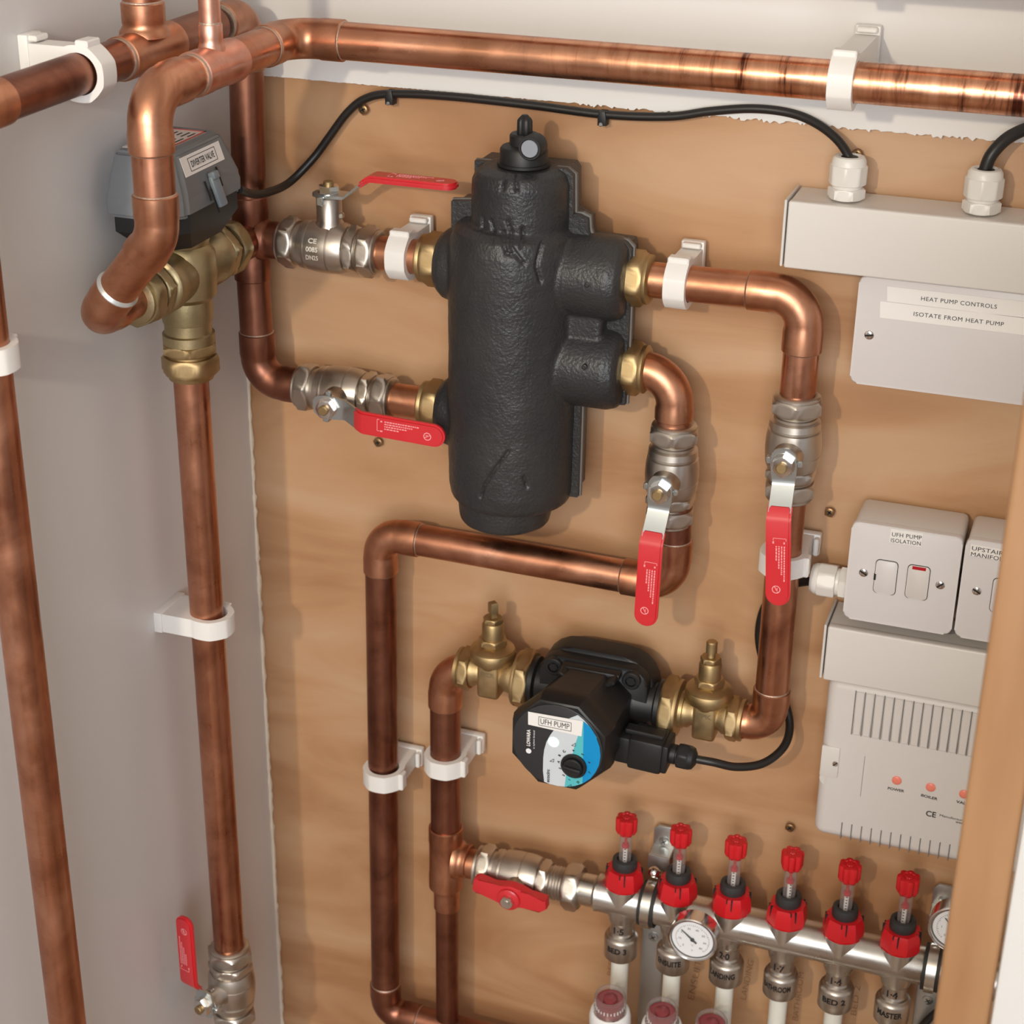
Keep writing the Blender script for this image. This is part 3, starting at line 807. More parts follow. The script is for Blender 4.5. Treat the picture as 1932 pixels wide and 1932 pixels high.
# =================================================================== BLACK FOAM CYLINDER (hydraulic separator)
XC, DC = 0.2725, 0.056
sp = thing('hydraulic_separator', 'tall black foam-insulated cylinder with four brass ports in the middle of the board', 'separator', A(XC, 0.0, 1.10))
base_ = MB()
def C(z): return A(XC, DC, z)
up_m = Matrix.Translation(A(XC, DC, 0))
base_.lathe([(0.0, 1.108), (0.032, 1.1085), (0.0375, 1.112), (0.0390, 1.120), (0.0400, 1.1365), (0.038, 1.1375)], Matrix.Translation((XC - 0.005, -DC, 0)), 64, cap=False)
base_.lathe([(0.0, 1.133), (0.048, 1.1335), (0.0505, 1.138), (0.0520, 1.148), (0.0525, 1.17), (0.0525, 1.335), (0.0515, 1.350), (0.0480, 1.361), (0.042, 1.366), (0.030, 1.367), (0.0, 1.367)], up_m, 64, cap=False)
base_.lathe([(0.0, 1.35), (0.0385, 1.352), (0.0390, 1.372), (0.0385, 1.400), (0.0350, 1.408), (0.028, 1.4115), (0.0, 1.412)], Matrix.Translation((XC + 0.005, -DC, 0)), 64, cap=False)
# right hand bosses
for zc in (1.3285, 1.2545):
    fr = frame(A(XC, 0.052, zc), (1, 0, 0))
    base_.lathe([(0.0, 0.0), (0.0335, 0.0), (0.0335, 0.082), (0.031, 0.089), (0.026, 0.0925), (0.0, 0.093)], fr, 48, cap=False)
base_.box((XC + 0.062, -0.028, 1.2915), (0.050, 0.044, 0.075), 0.006, 3)
base_.box((XC + 0.060, -0.056, 1.2915), (0.034, 0.030, 0.022), 0.004, 3)
# left hand bosses
for zc in (ZU, ZL):
    fr = frame(A(XC, 0.050, zc), (-1, 0, 0))
    base_.lathe([(0.0, 0.0), (0.0300, 0.0), (0.0300, 0.050), (0.0285, 0.058), (0.024, 0.0635), (0.016, 0.0655), (0.0, 0.066)], fr, 48, cap=False)
me = bpy.data.meshes.new('tmp'); me.from_pydata([tuple(p) for p in base_.v], [], base_.f); me.update()
to = bpy.data.objects.new('tmp', me); COL.objects.link(to)
rmd = to.modifiers.new('r', 'REMESH'); rmd.mode = 'VOXEL'; rmd.voxel_size = 0.0014
smd = to.modifiers.new('s', 'SMOOTH'); smd.factor = 0.5; smd.iterations = 3
dg = bpy.context.evaluated_depsgraph_get()
me2 = bpy.data.meshes.new_from_object(to.evaluated_get(dg))
vs = [v.co.copy() for v in me2.vertices]; fs = [tuple(p.vertices) for p in me2.polygons]
bpy.data.objects.remove(to)
# hand-made creases in the foam: grooves pressed into the surface along short polylines
creases = [[(1010, 470), (1005, 510), (1012, 540)], [(975, 440), (978, 470)], [(940, 445), (955, 480), (968, 482)], [(915, 425), (925, 460)], [(1040, 425), (1045, 450)],
           [(1020, 322), (1035, 345), (1045, 362)], [(955, 325), (965, 370)], [(940, 320), (938, 365)], [(1060, 430), (1062, 470)],
           [(960, 852), (935, 885), (915, 915), (908, 938)], [(985, 905), (990, 925)], [(895, 420), (893, 450)], [(948, 425), (962, 470), (985, 500)]]
segs = []
for c in creases:
    q = [P(x_, y_, 0.106) for x_, y_ in c]
    segs += list(zip(q[:-1], q[1:]))
def seg_dist(p, a, b_):
    ax_, az_, bx_, bz_ = a.x, a.z, b_.x, b_.z
    dx, dz = bx_ - ax_, bz_ - az_
    t = max(0, min(1, ((p.x - ax_) * dx + (p.z - az_) * dz) / (dx * dx + dz * dz + 1e-12)))
    return math.hypot(p.x - ax_ - dx * t, p.z - az_ - dz * t)
nv = []
for p in vs:
    ds = 0
    if p.y < -0.07:
        for a, b_ in segs:
            if abs(p.z - (a.z + b_.z) / 2) < 0.03:
                q = seg_dist(p, a, b_)
                if q < 0.0020: ds = max(ds, 1 - q / 0.0020)
    wob = noise.noise(p * 38) * 0.0004 + noise.noise(p * 120) * 0.00025
    r3 = Vector((p.x - XC, p.y + DC, 0)); r3 = r3.normalized() if r3.length > 1e-6 else Vector((0, -1, 0))
    nv.append(p + r3 * (wob - 0.0024 * ds))
MB().add(nv, fs).build('foam_jacket', 'foam', sp, 60)
# back half flange showing at the right edge
def outline(k):
    h = [(0.046 + k, 1.407), (0.047 + k, 1.377 + k * .3), (0.052 + k, 1.3765 + k), (0.0585 + k, 1.374 + k), (0.0595 + k, 1.364 + k), (0.061 + k, 1.360 + k), (0.090, 1.3590 + k), (0.0945 + k, 1.354 + k), (0.0945 + k, 1.226 - k), (0.0575 + k, 1.223 - k), (0.0575 + k, 1.139 - k), (-0.047, 1.139 - k), (-0.0535 - k, 1.20), (-0.0535 - k, 1.377 + k * .5), (-0.034 - k, 1.379 + k * .5), (-0.034 - k, 1.411), (0.040, 1.4115)]
    return [(XC + a, b_) for a, b_ in h]
wm = Matrix(((1, 0, 0, 0), (0, 0, -1, 0), (0, 1, 0, 0), (0, 0, 0, 1)))
MB().prism(outline(0.0), 0.0505, 0.0560, wm).build('front_rim', 'foam', sp, 0)
MB().prism(outline(0.0012), 0.0465, 0.0500, wm).build('seam_lip', 'foam_lit_edge', sp, 0)  # lip of the same foam; its light catch is in the colour
MB().prism(outline(-0.003), 0.0250, 0.0460, wm).build('back_shell', 'foam', sp, 0)
for (px_, py_) in ((935, 598), (932, 763), (1107, 538), (1102, 693)):
    d_ = 0.1075 if px_ < 1000 else 0.086
    p = P(px_, py_, d_)
    fr = frame(p + Vector((0, 0.004, 0)), (0, -1, 0))
    MB().lathe([(0.0022, 0), (0.0022, 0.0042), (0.0015, 0.0046), (0.0012, 0.0042)], fr, 16).build('moulding_dot', 'foam', sp)
# brass ports
for zc, s_, x0 in ((1.3285, 1, XC + 0.0915), (1.2545, 1, XC + 0.0915), (ZU, -1, XC - 0.066), (ZL, -1, XC - 0.066)):
    fr = frame(A(x0, DP, zc), (s_, 0, 0), (0, 0.25, 1))
    b_ = MB(); b_.hexnut(0.0225, -0.002, 0.0135, fr); b_.lathe([(0.0190, 0.0130), (0.0195, 0.0137), (0.0195, 0.0165), (0.0178, 0.0178), (0.0146, 0.018)], fr, 36)
    b_.build('brass_nut', 'brass', sp)
# automatic air vent on top
av = MB(); at_ = Matrix.Translation(A(XC + 0.007, 0.058, 1.4175))
av.lathe([(0.0185, -0.004), (0.0185, 0.0070), (0.0170, 0.0090), (0.0112, 0.0105), (0.0112, 0.0175), (0.0100, 0.0190), (0.005, 0.0195)], at_, 40)
av.lathe([(0.0205, -0.005), (0.0205, -0.003)], at_, 40)
av.build('air_vent', 'black', sp)
cpv = MB(); cpv.lathe([(0.0052, 0.017), (0.0058, 0.018), (0.0056, 0.0290), (0.0045, 0.0308), (0.002, 0.0335)], at_ @ Matrix.Translation((0.001, -0.002, 0)), 48, shape=lambda a: 1 + 0.06 * math.sin(a * 12))
cpv.build('vent_cap', 'black', sp)
sn = MB(); pv = P(999, 281, 0.084); sf = frame(pv + Vector((0, 0.0150, 0)), (0, -1, 0))
sn.lathe([(0.0092, 0), (0.0092, 0.014), (0.0085, 0.0150), (0.0072, 0.0150), (0.0070, 0.013)], sf, 32); sn.build('vent_outlet', 'black', sp)
MB().lathe([(0.0066, 0.0), (0.0066, 0.0152), (0.0062, 0.0156)], sf, 28).build('vent_plug', mat('grey_plug', (0.27, 0.285, 0.32), 0.4), sp)

# =================================================================== DIVERTER VALVE
dv = thing('diverter_valve', 'grey motorised diverter valve with brass three-way body in the corner', 'valve', A(XV, DV, ZV))
b_ = MB()
vert = frame(A(XV, DV, ZV), (0, 0, 1))
b_.lathe([(0.016, -0.042), (0.0195, -0.040), (0.0205, -0.030), (0.0200, -0.022), (0.024, -0.018), (0.0255, 0.0), (0.0245, 0.016), (0.0200, 0.022), (0.0210, 0.026), (0.0210, 0.029)], vert, 40)
b_.lathe([(0.0195, -0.058), (0.0205, -0.0575), (0.0205, -0.050), (0.0185, -0.049), (0.0185, -0.038)], vert, 40)
for s_ in (1, -1):
    fr = frame(A(XV, DV, ZV), (0, s_, 0))
    b_.lathe([(0.021, 0.0), (0.021, 0.030), (0.0225, 0.032), (0.0225, 0.043), (0.0205, 0.045), (0.017, 0.0455), (0.017, 0.052)], fr, 40)
b_.build('valve_body', 'brass_dull', dv)
n_ = MB(); n_.hexnut(0.0235, -0.066, -0.0575, vert); n_.lathe([(0.0175, -0.070), (0.0175, -0.064)], vert, 32); n_.build('adaptor', 'brass', dv)
n_ = MB(); n_.hexnut(0.0240, -0.0835, -0.0685, vert, phase=0.3); n_.lathe([(0.0148, -0.0885), (0.0178, -0.0875), (0.0190, -0.0835)], vert, 32); n_.build('compression_nut', 'brass', dv)
for s_, z0 in ((1, 0.052), (-1, 0.052)):
    fr = frame(A(XV, DV, ZV), (0, s_, 0), (0.3, 0, 1))
    n_ = MB(); n_.hexnut(0.0228, z0 - 0.004, z0 + 0.006, fr); n_.hexnut(0.0238, z0 + 0.010, z0 + 0.024, fr, phase=0.2); n_.lathe([(0.0165, z0 + 0.005), (0.0165, z0 + 0.011)], fr, 32); n_.lathe([(0.019, z0 + 0.0238), (0.0188, z0 + 0.027), (0.0148, z0 + 0.0285)], fr, 32)
    n_.build('compression_nut', 'brass_dull', dv)
# actuator head: black base and grey cover
AX0, AX1 = 0.011, 0.071
ab = MB()
bo = [(AX0 + 0.004, 0.118), (AX1 - 0.010, 0.118), (AX1 - 0.002, 0.127), (AX1 - 0.002, 0.202), (AX1 - 0.014, 0.218), (AX0 + 0.004, 0.218)]
cxm, cym = XV, DV
vs = [(x_, -y_, 1.389) for x_, y_ in bo] + [(x_, -y_, 1.374) for x_, y_ in bo] + [(cxm + (x_ - cxm) * 0.72, -(cym + (y_ - cym) * 0.62), 1.358) for x_, y_ in bo]
fs = [(k, (k + 1) % 6, 6 + (k + 1) % 6, 6 + k) for k in range(6)] + [(6 + k, 6 + (k + 1) % 6, 12 + (k + 1) % 6, 12 + k) for k in range(6)] + [tuple(range(6))[::-1], tuple(range(12, 18))]
ab.add(vs, fs)
ab.build('actuator_base', 'black', dv, 30)
lo = [(AX0, 0.112), (AX1 - 0.012, 0.112), (AX1, 0.122), (AX1, 0.208), (AX1 - 0.014, 0.224), (AX0, 0.224)]
hi = [(AX0 + 0.003, 0.124), (AX1 - 0.020, 0.124), (AX1 - 0.011, 0.132), (AX1 - 0.011, 0.200), (AX1 - 0.022, 0.211), (AX0 + 0.003, 0.211)]
bm = bmesh.new()
L0 = [bm.verts.new((x_, -y_, 1.386)) for x_, y_ in lo]; L1 = [bm.verts.new((x_, -y_, 1.400)) for x_, y_ in lo]; L2 = [bm.verts.new((x_, -y_, 1.433)) for x_, y_ in hi]
for q in range(6):
    r_2 = (q + 1) % 6
    bm.faces.new((L0[q], L0[r_2], L1[r_2], L1[q])); bm.faces.new((L1[q], L1[r_2], L2[r_2], L2[q]))
bm.faces.new(L0[::-1]); bm.faces.new(L2)
bmesh.ops.recalc_face_normals(bm, faces=bm.faces[:])
bmesh.ops.bevel(bm, geom=[e for e in bm.edges], offset=0.003, segments=3, affect='EDGES')
MB().bm(bm).build('actuator_cover', 'actuator', dv, 30)
# side-face frame: local X runs into the cupboard (+y), local Y up the sloping face, Z outwards
sd = Vector((-0.011, 0, 0.033)).normalized()
zo = Vector((0, 1, 0)).cross(sd).normalized()
def side(p, off=0.0004):
    m_ = Matrix((Vector((0, 1, 0)), sd, zo)).transposed().to_4x4(); m_.translation = Vector(p) + zo * off; return m_
pc = Vector((AX1 - 0.0072, -0.169, 1.4216))
lb = MB(); lb.box((0, 0, 0), (0.060, 0.0145, 0.0004), m=side(pc, 0.0002)); lb_o = lb.build('sticker', 'tape', dv, 0)
text('DIVERTER VALVE', side(pc, 0.0006), 0.035, 0.0048, 'print', lb_o, bold=0.01)
fr_ = MB()
for (cx, cy, sx_, sy_) in ((0, 0.0048, 0.041, 0.0004), (0, -0.0048, 0.041, 0.0004), (-0.0205, 0, 0.0004, 0.0098), (0.0205, 0, 0.0004, 0.0098)):
    fr_.box((cx, cy, 0), (sx_, sy_, 0.0002), m=side(pc, 0.0005))
fr_.build('sticker_frame', 'print', lb_o, 0)
pl_ = Vector((AX1 + 0.0006, -0.166, 1.399))
lv = MB(); lv.box((0, -0.002, 0.0015), (0.011, 0.024, 0.004), 0.0015, 2, side(pl_)); lv.box((-0.001, 0.010, 0.003), (0.008, 0.006, 0.006), 0.0012, 2, side(pl_)); lv.build('manual_lever', mat('blue_grey_plastic', (0.20, 0.24, 0.27), 0.4), dv, 30)
sl_ = MB(); sl_.box((-0.0115, 0.001, 0.0001), (0.0018, 0.015, 0.0006), m=side(pl_)); sl_.box((0.0105, 0.007, 0.0001), (0.0018, 0.015, 0.0006), m=side(pl_)); sl_.box((-0.0065, -0.008, 0.0001), (0.0018, 0.018, 0.0006), m=side(pl_)); sl_.build('slot', 'slot', dv, 0)
ts = MB(); ts.box((AX0 + 0.022, -0.168, 1.4333), (0.034, 0.066, 0.0005)); tso = ts.build('rating_label', mat('rating_label', (0.72, 0.62, 0.58), 0.35), dv, 0)
tr_ = MB(); tr_.box((AX0 + 0.038, -0.168, 1.4336), (0.002, 0.066, 0.0004)); tr_.box((AX0 + 0.022, -0.136, 1.4336), (0.034, 0.002, 0.0004)); tr_.build('label_border', mat('red_border', (0.55, 0.10, 0.08), 0.5), tso, 0)
tl_ = MB(); rg = random.Random(2)
for i in range(6):
    for j in range(3):
        l_ = rg.uniform(0.006, 0.016); tl_.box((AX0 + 0.009 + i * 0.005, -0.190 + j * 0.020, 1.4337), (0.0012, l_, 0.0003))
tl_.build('lettering', 'print', tso, 0)

# =================================================================== GATE VALVES
def gate_valve(label, m4, flip, words):
    """local X along the pipe, Z up the spindle; flip = side of the big pump union (+1 right, -1 left)"""
    t = thing('gate_valve', label, 'valve', local=True, mtx=m4)
    ax_ = frame((0, 0, 0), (1, 0, 0), (0, 0, 1))
    b_ = MB()
    b_.lathe([(0.0150, -0.020), (0.0150, -0.015), (0.0125, -0.012), (0.0125, -0.008), (0.0135, -0.004), (0.0135, 0.004), (0.0125, 0.008), (0.0125, 0.012), (0.0150, 0.015), (0.0150, 0.020)], ax_, 36)
    b_.box((0, 0, 0.000), (0.0205, 0.028, 0.040), 0.0035, 3)
    b_.lathe([(0.0120, 0.004), (0.0150, 0.0110), (0.0190, 0.0140), (0.0203, 0.0155), (0.0203, 0.0235), (0.0195, 0.0248)], None, 40)
    b_.build('body', 'brass', t, 45)
    bn = MB(); bn.lathe([(0.0193, 0.0246), (0.0193, 0.0258), (0.0150, 0.0285), (0.0120, 0.0292)], None, 40); bn.hexnut(0.0132, 0.0288, 0.0360, None); bn.lathe([(0.0096, 0.035), (0.0096, 0.049), (0.0085, 0.051)], None, 28)
    bn.build('bonnet', 'brass', t)
    gn = MB(); gn.hexnut(0.0092, 0.0505, 0.0560, None); gn.build('gland_nut', 'brass', t)
    st = MB(); st.lathe([(0.0040, 0.055), (0.0034, 0.058), (0.0034, 0.060), (0.0048, 0.0605), (0.0048, 0.0695), (0.0040, 0.0705)], None, 20 if flip < 0 else 4); st.build('spindle', 'brass', t)
    # pump union
    fr = frame((0, 0, 0), (flip, 0, 0), (0, 0.25, 1))
    un = MB(); un.lathe([(0.0150, 0.019), (0.0165, 0.0195), (0.0170, 0.024)], fr, 32); un.hexnut(0.0285, 0.0255, 0.0385, fr); un.lathe([(0.0200, 0.0225), (0.0245, 0.0235), (0.0252, 0.0250), (0.0252, 0.0262)], fr, 40)
    un.build('union_nut', 'brass', t)
    fr = frame((0, 0, 0), (-flip, 0, 0), (0, 0.25, 1))
    un = MB(); un.hexnut(0.0205, 0.0185, 0.0285, fr); un.lathe([(0.0172, 0.0282), (0.0182, 0.029), (0.0182, 0.0318), (0.0148, 0.0330)], fr, 36)
    un.build('compression_nut', 'brass', t)
    yy = 0.005
    for w_ in words:
        text(w_, facing(Vector((0, -0.0143, yy))), 0.0135, 0.0045, 'brass_dull', t, bold=0.03); yy -= 0.010
    return t
gate_valve('brass gate valve with square spindle at the left end of the pump', vframe(A(0.2535, DP, ZP), PXV, PZV), 1, ['DZR', '1/2-3/4'][:1])
gate_valve('brass gate valve with round spindle at the right end of the pump', vframe(A(0.4485, DP, ZP), PXV, PZV), -1, ['TPK'])

# =================================================================== PUMP
pm = thing('circulation_pump', 'black circulation pump with round blue and grey dial face', 'pump', A(0.351, DP, ZP - 0.05))
b_ = MB()
XP = 0.351
axx = frame(A(XP, DP, ZP), (1, 0, 0), (0, 0, 1))
b_.lathe([(0.0205, -0.0625), (0.0225, -0.062), (0.0225, -0.055), (0.019, -0.053), (0.0195, -0.04), (0.0215, -0.02), (0.0215, 0.02), (0.0195, 0.04), (0.019, 0.053), (0.0225, 0.055), (0.0225, 0.062), (0.0205, 0.0625)], axx, 40)
yx = frame(A(XP, 0.0, ZP), (0, -1, 0), (1, 0, 0))
b_.lathe([(0.024, 0.014), (0.034, 0.020), (0.036, 0.030), (0.036, 0.048)], yx, 48)
b_.build('volute', 'black_shell', pm)
def rrect(w, h, r, n=5):
    pts = []
    for cx, cy, a0 in ((w / 2 - r, h / 2 - r, 0), (-w / 2 + r, h / 2 - r, PI / 2), (-w / 2 + r, -h / 2 + r, PI), (w / 2 - r, -h / 2 + r, 3 * PI / 2)):
        for k in range(n + 1):
            a = a0 + PI / 2 * k / n; pts.append((cx + r * math.cos(a), cy + r * math.sin(a)))
    return pts
fy = facing(A(XP, 0, ZP))
b_ = MB()
b_.prism(rrect(0.096, 0.078, 0.016), 0.050, 0.062, fy, 0.003); b_.prism(rrect(0.104, 0.086, 0.030), 0.028, 0.0502, fy, 0.003)
b_.build('flange', 'black_shell', pm, 40)
for sx_ in (-1, 1):
    for sz in (-1, 1):
        q = MB(); fr = facing(A(XP + sx_ * 0.0345, 0.058, ZP + sz * 0.030))
        q.lathe([(0.0080, 0), (0.0080, 0.008), (0.0070, 0.0090), (0.0048, 0.0090), (0.0048, 0.0060)], fr, 24)
        q.lathe([(0.0040, 0.0), (0.0040, 0.0085)], fr, 6); q.build('bolt', 'black', pm)
# motor housing: octagonal, flaring a little to the front
def octa(r, ph=PI / 8, n=8): return [(r * math.cos(2 * PI * k / n + ph), r * math.sin(2 * PI * k / n + ph)) for k in range(n)]
oc = MB()
DFc = 0.140
FC = P(1052, 1407, DFc)
FO = (FC.x - XP, FC.z - ZP)
rows = [(0.035, 0.058), (0.0350, 0.064), (0.0405, 0.116), (0.0425, 0.121), (0.0425, 0.130), (0.0400, 0.1385), (0.0385, 0.1395)]
vs = []; fs = []
for r_o, zz in rows:
    k_ = (zz - 0.058) / 0.0815
    for x_, y_ in octa(r_o / math.cos(PI / 8)): vs.append((x_ + FO[0] * k_, y_ + FO[1] * k_, zz))
for i in range(len(rows) - 1):
    for k in range(8): fs.append((i * 8 + k, i * 8 + (k + 1) % 8, (i + 1) * 8 + (k + 1) % 8, (i + 1) * 8 + k))
fs.append(tuple((len(rows) - 1) * 8 + k for k in range(8)))
oc.add(vs, fs, fy); oc.build('motor_housing', 'black_shell', pm, 25)
rb_ = MB()
rb_.box((0, 0.0345, 0.068), (0.052, 0.006, 0.010), 0.0015, 2, fy); rb_.box((0.031, 0.020, 0.074), (0.016, 0.004, 0.022), 0.001, 1, fy @ Matrix.Rotation(0.5, 4, 'Z')); rb_.box((-0.031, 0.020, 0.074), (0.016, 0.004, 0.022), 0.001, 1, fy @ Matrix.Rotation(-0.5, 4, 'Z'))
rb_.build('rib', 'black_shell', pm, 30)
face = facing(Vector((FC.x, -DFc, FC.z)))
dsc = MB().lathe([(0.0388, -0.0008), (0.0388, 0.0008), (0.0384, 0.0010)], face, 64).build('dial_label', 'disc_dark', pm)
def zp(zx, zy): return (940 + zx / 8.05, 1280 + zy / 8.05)
def faceprint(zpts, mt, name, lift, par=dsc, smoothn=0):
    pts = [P(*zp(*q), DFc + lift) for q in zpts]
    c = FC; lim = 0.0383
    out = []
    for p in pts:
        dx, dz = p.x - c.x, p.z - c.z; r_ = math.hypot(dx, dz)
        if r_ > lim: dx *= lim / r_; dz *= lim / r_
        out.append((dx, dz))
    return MB().prism(out, 0, 0.0002, facing(Vector((c.x, -DFc - lift, c.z)))).build(name, mt, par, 0)
lightp = [(690, 1590), (680, 1400), (685, 1200), (700, 1080), (735, 960), (790, 860), (870, 750), (960, 670), (1080, 605), (1210, 555), (1300, 630), (1400, 740), (1480, 870), (1540, 1040), (1555, 1180), (1530, 1320), (1480, 1420), (1400, 1520), (1300, 1600), (1150, 1660), (1020, 1680), (900, 1670), (780, 1640)]
faceprint(lightp, 'disc_light', 'grey_panel', 0.0012)
faceprint([(1210, 880), (1250, 740), (1295, 650), (1400, 740), (1500, 900), (1300, 1100), (1290, 1600), (1180, 1660), (1015, 1680), (1030, 1480), (1100, 1300), (1150, 1060)], 'disc_teal', 'teal_panel', 0.0015)
faceprint([(1290, 1180), (1300, 655), (1400, 740), (1480, 870), (1540, 1040), (1555, 1180), (1530, 1320), (1480, 1420), (1400, 1520), (1285, 1605)], 'disc_blue', 'blue_panel', 0.0018)
stk = faceprint([(445, 492), (1290, 650), (1265, 880), (455, 698)], 'tape', 'sticker', 0.0021)
def face_text(body, zx, zy, w, h, roll, mt, par=dsc, lift=0.0022, **k):
    p = P(*zp(zx, zy), DFc + lift)
    return text(body, facing(p, roll), w, h, mt, par, **k)
face_text('UFH PUMP', 860, 692, 0.0250, 0.0050, 0.0, 'print', stk, 0.0026)
sfm = facing(P(*zp(860, 692), DFc + 0.0025)); fr_ = MB()
for (cx, cy, sx_, sy_) in ((0, 0.0040, 0.0280, 0.0004), (0, -0.0040, 0.0280, 0.0004), (-0.0140, 0, 0.0004, 0.0080), (0.0140, 0, 0.0004, 0.0080)): fr_.box((cx, cy, 0), (sx_, sy_, 0.0001), m=sfm)
fr_.build('sticker_frame', 'print', stk, 0)
face_text('LOWARA', 460, 900, 0.0160, 0.0033, PI / 2, 'tape', bold=0.03)
face_text('a xylem brand', 545, 930, 0.0175, 0.0020, PI / 2, 'dial')
MB().lathe([(0.0024, 0), (0.0024, 0.0002)], facing(P(*zp(462, 1100), DFc + 0.0012)), 20).build('emblem', 'dial', dsc)
face_text('ecocirc', 755, 1480, 0.0128, 0.0028, PI / 2, 'print', bold=0.02)
for s_, x_, y_, h_ in (('C', 1000, 1110, .0019), ('B', 930, 1170, .0017), ('A', 915, 1268, .0017), ('3', 937, 1368, .0017), ('2', 992, 1472, .0017), ('1', 1080, 1538, .0017), ('D', 1212, 1575, .0017), ('4', 1140, 1098, .0017), ('5', 1280, 1155, .0017), ('6', 1380, 1275, .0019), ('7', 1390, 1430, .0019)):
    face_text(s_, x_, y_, None, h_ * 1.3, 1.2, 'print', bold=0.04)
def tri(zx, zy):
    p = facing(P(*zp(zx, zy), DFc + 0.0021)); t_ = MB(); q = [Vector((-0.0018, -0.0014, 0)), Vector((0.0016, -0.0014, 0)), Vector((0.0016, 0.0016, 0))]
    for i in range(3):
        a = q[i]; c = q[(i + 1) % 3]; d_ = (c - a).normalized(); n = Vector((-d_.y, d_.x, 0)) * 0.00018
        t_.add([a - n, c - n, c + n, a + n], [(0, 1, 2, 3)], p)
    t_.build('symbol', 'print', dsc, 0)
tri(1145, 1005); tri(815, 1245); tri(1080, 1630)
MB().lathe([(0.0046, 0), (0.0046, 0.0003)], facing(P(*zp(840, 965), DFc + 0.0014)), 28).build('status_light', 'green_led', dsc)
KC = P(*zp(1150, 1325), DFc + 0.002)
kn = MB(); kf = facing(KC)
kn.lathe([(0.0112, 0), (0.0112, 0.0016), (0.0105, 0.0024), (0.0092, 0.0024), (0.0088, 0.0012), (0.0078, 0.0012)], kf, 36); kn.lathe([(0.0082, 0.0), (0.0082, 0.0046), (0.0074, 0.0054)], kf, 32); kn.box((0, 0, 0.006), (0.0150, 0.0034, 0.0044), 0.0008, 2, kf @ Matrix.Rotation(-0.1, 4, 'Z'))
kn.build('dial_knob', 'black', pm)
# plug connector at the right of the motor housing
pd = (P(1325, 1434, 0.085) - P(1165, 1397, 0.085)).normalized()
P0 = P(1160, 1397, 0.085)
pf = frame(P0, pd, (0, 0, 1))
pk = MB()
pk.box((0, 0, 0.012), (0.026, 0.026, 0.030), 0.003, 2, pf)
pk.box((0, 0, 0.030), (0.030, 0.030, 0.030), 0.003, 2, pf)
pk.box((0.0155, 0, 0.026), (0.004, 0.012, 0.034), 0.001, 1, pf)
pk.box((-0.004, -0.0155, 0.026), (0.004, 0.003, 0.024), 0.0008, 1, pf)
pk.box((0, 0, 0.0465), (0.027, 0.027, 0.006), 0.002, 2, pf)
pk.build('plug', 'black', pm, 30)
pg = MB(); pg.lathe([(0.0085, 0.048), (0.0085, 0.054), (0.0078, 0.0545), (0.0078, 0.0560)], pf, 24); pg.hexnut(0.0116, 0.0555, 0.0660, pf); pg.lathe([(0.0104, 0.0655), (0.0092, 0.0690), (0.0052, 0.0715), (0.0036, 0.072)], pf, 28)
pg.build('cable_gland', 'black', pm)
PEND = pf @ Vector((0, 0, 0.068))

# =================================================================== CABLES
def spline(pts, n=8):
    pts = [Vector(p) for p in pts]; out = []
    for i in range(len(pts) - 1):
        p0 = pts[max(i - 1, 0)]; p1 = pts[i]; p2 = pts[i + 1]; p3 = pts[min(i + 2, len(pts) - 1)]
        for k in range(n):
            t = k / n
            out.append(0.5 * ((2 * p1) + (p2 - p0) * t + (2 * p0 - 5 * p1 + 4 * p2 - p3) * t * t + (3 * p1 - p0 - 3 * p2 + p3) * t ** 3))
    out.append(pts[-1]); return out
def cable(label, pts, r):
    o = MB().sweep(spline(pts), r, 16).build('cable', 'cable', None)
    tag(o, label, 'cable'); return o
cable('long black cable from the diverter valve over the black cylinder to the left gland',
      [A(0.066, 0.118, 1.386), P(478, 366, 0.085), P(505, 363, 0.06), P(545, 345, 0.025), P(590, 300, 0.010), P(620, 260, 0.006), P(655, 213, 0.005), P(690, 186, 0.0045), P(740, 177, 0.0045), P(850, 182, 0.0045), P(1000, 198, 0.0045), P(1140, 216, 0.0045), P(1260, 220, 0.0045), P(1340, 210, 0.0045), P(1420, 205, 0.0045), P(1490, 213, 0.005), P(1540, 233, 0.010), P(1580, 264, 0.018), P(1603, 300, 0.025), P(1602, 325, 0.025)], 0.0034)
cable('thick black cable rising out of the right white gland at the right edge',
      [P(1852, 345, 0.025), P(1858, 322, 0.025), P(1872, 290, 0.024), P(1905, 258, 0.018), P(1955, 238, 0.010), P(2020, 232, 0.006)], 0.0047)
cable('black cable from the pump plug looping behind the right pipe to the sideways gland',
      [PEND, P(1345, 1438, 0.083), P(1390, 1447, 0.075), P(1440, 1440, 0.060), P(1478, 1410, 0.040), P(1490, 1370, 0.022), P(1480, 1322, 0.011), P(1458, 1282, 0.007), P(1438, 1240, 0.007), P(1432, 1190, 0.007), P(1446, 1140, 0.009), P(1485, 1106, 0.014), P(1525, 1097, 0.024), P(1560, 1095, 0.027)], 0.0036)
cable('black cable curving up beside the door lining at the bottom right corner',
      [P(1725, 1960, 0.03), P(1750, 1925, 0.03), P(1785, 1900, 0.03), P(1830, 1890, 0.03)], 0.0036)
cl0 = thing('cable_clip', 'small black cable clip with a white nail, left one on the long black cable', 'cable clip', local=True, mtx=facing(P(740, 180, 0.0)), group='cable clips on the long black cable')
cm = MB(); cm.prism([(-0.003, -0.006), (0.004, -0.006), (0.004, 0.0), (0.003, 0.0052), (-0.002, 0.0052), (-0.003, 0.0)], 0.0, 0.0088, None, 0.001); cm.build('clip_body', 'black', cl0, 40)
MB().lathe([(0.0016, 0.008), (0.0016, 0.0094), (0.001, 0.0099)], Matrix.Translation((0, -0.0048, 0)), 12).build('nail', 'zinc', cl0)
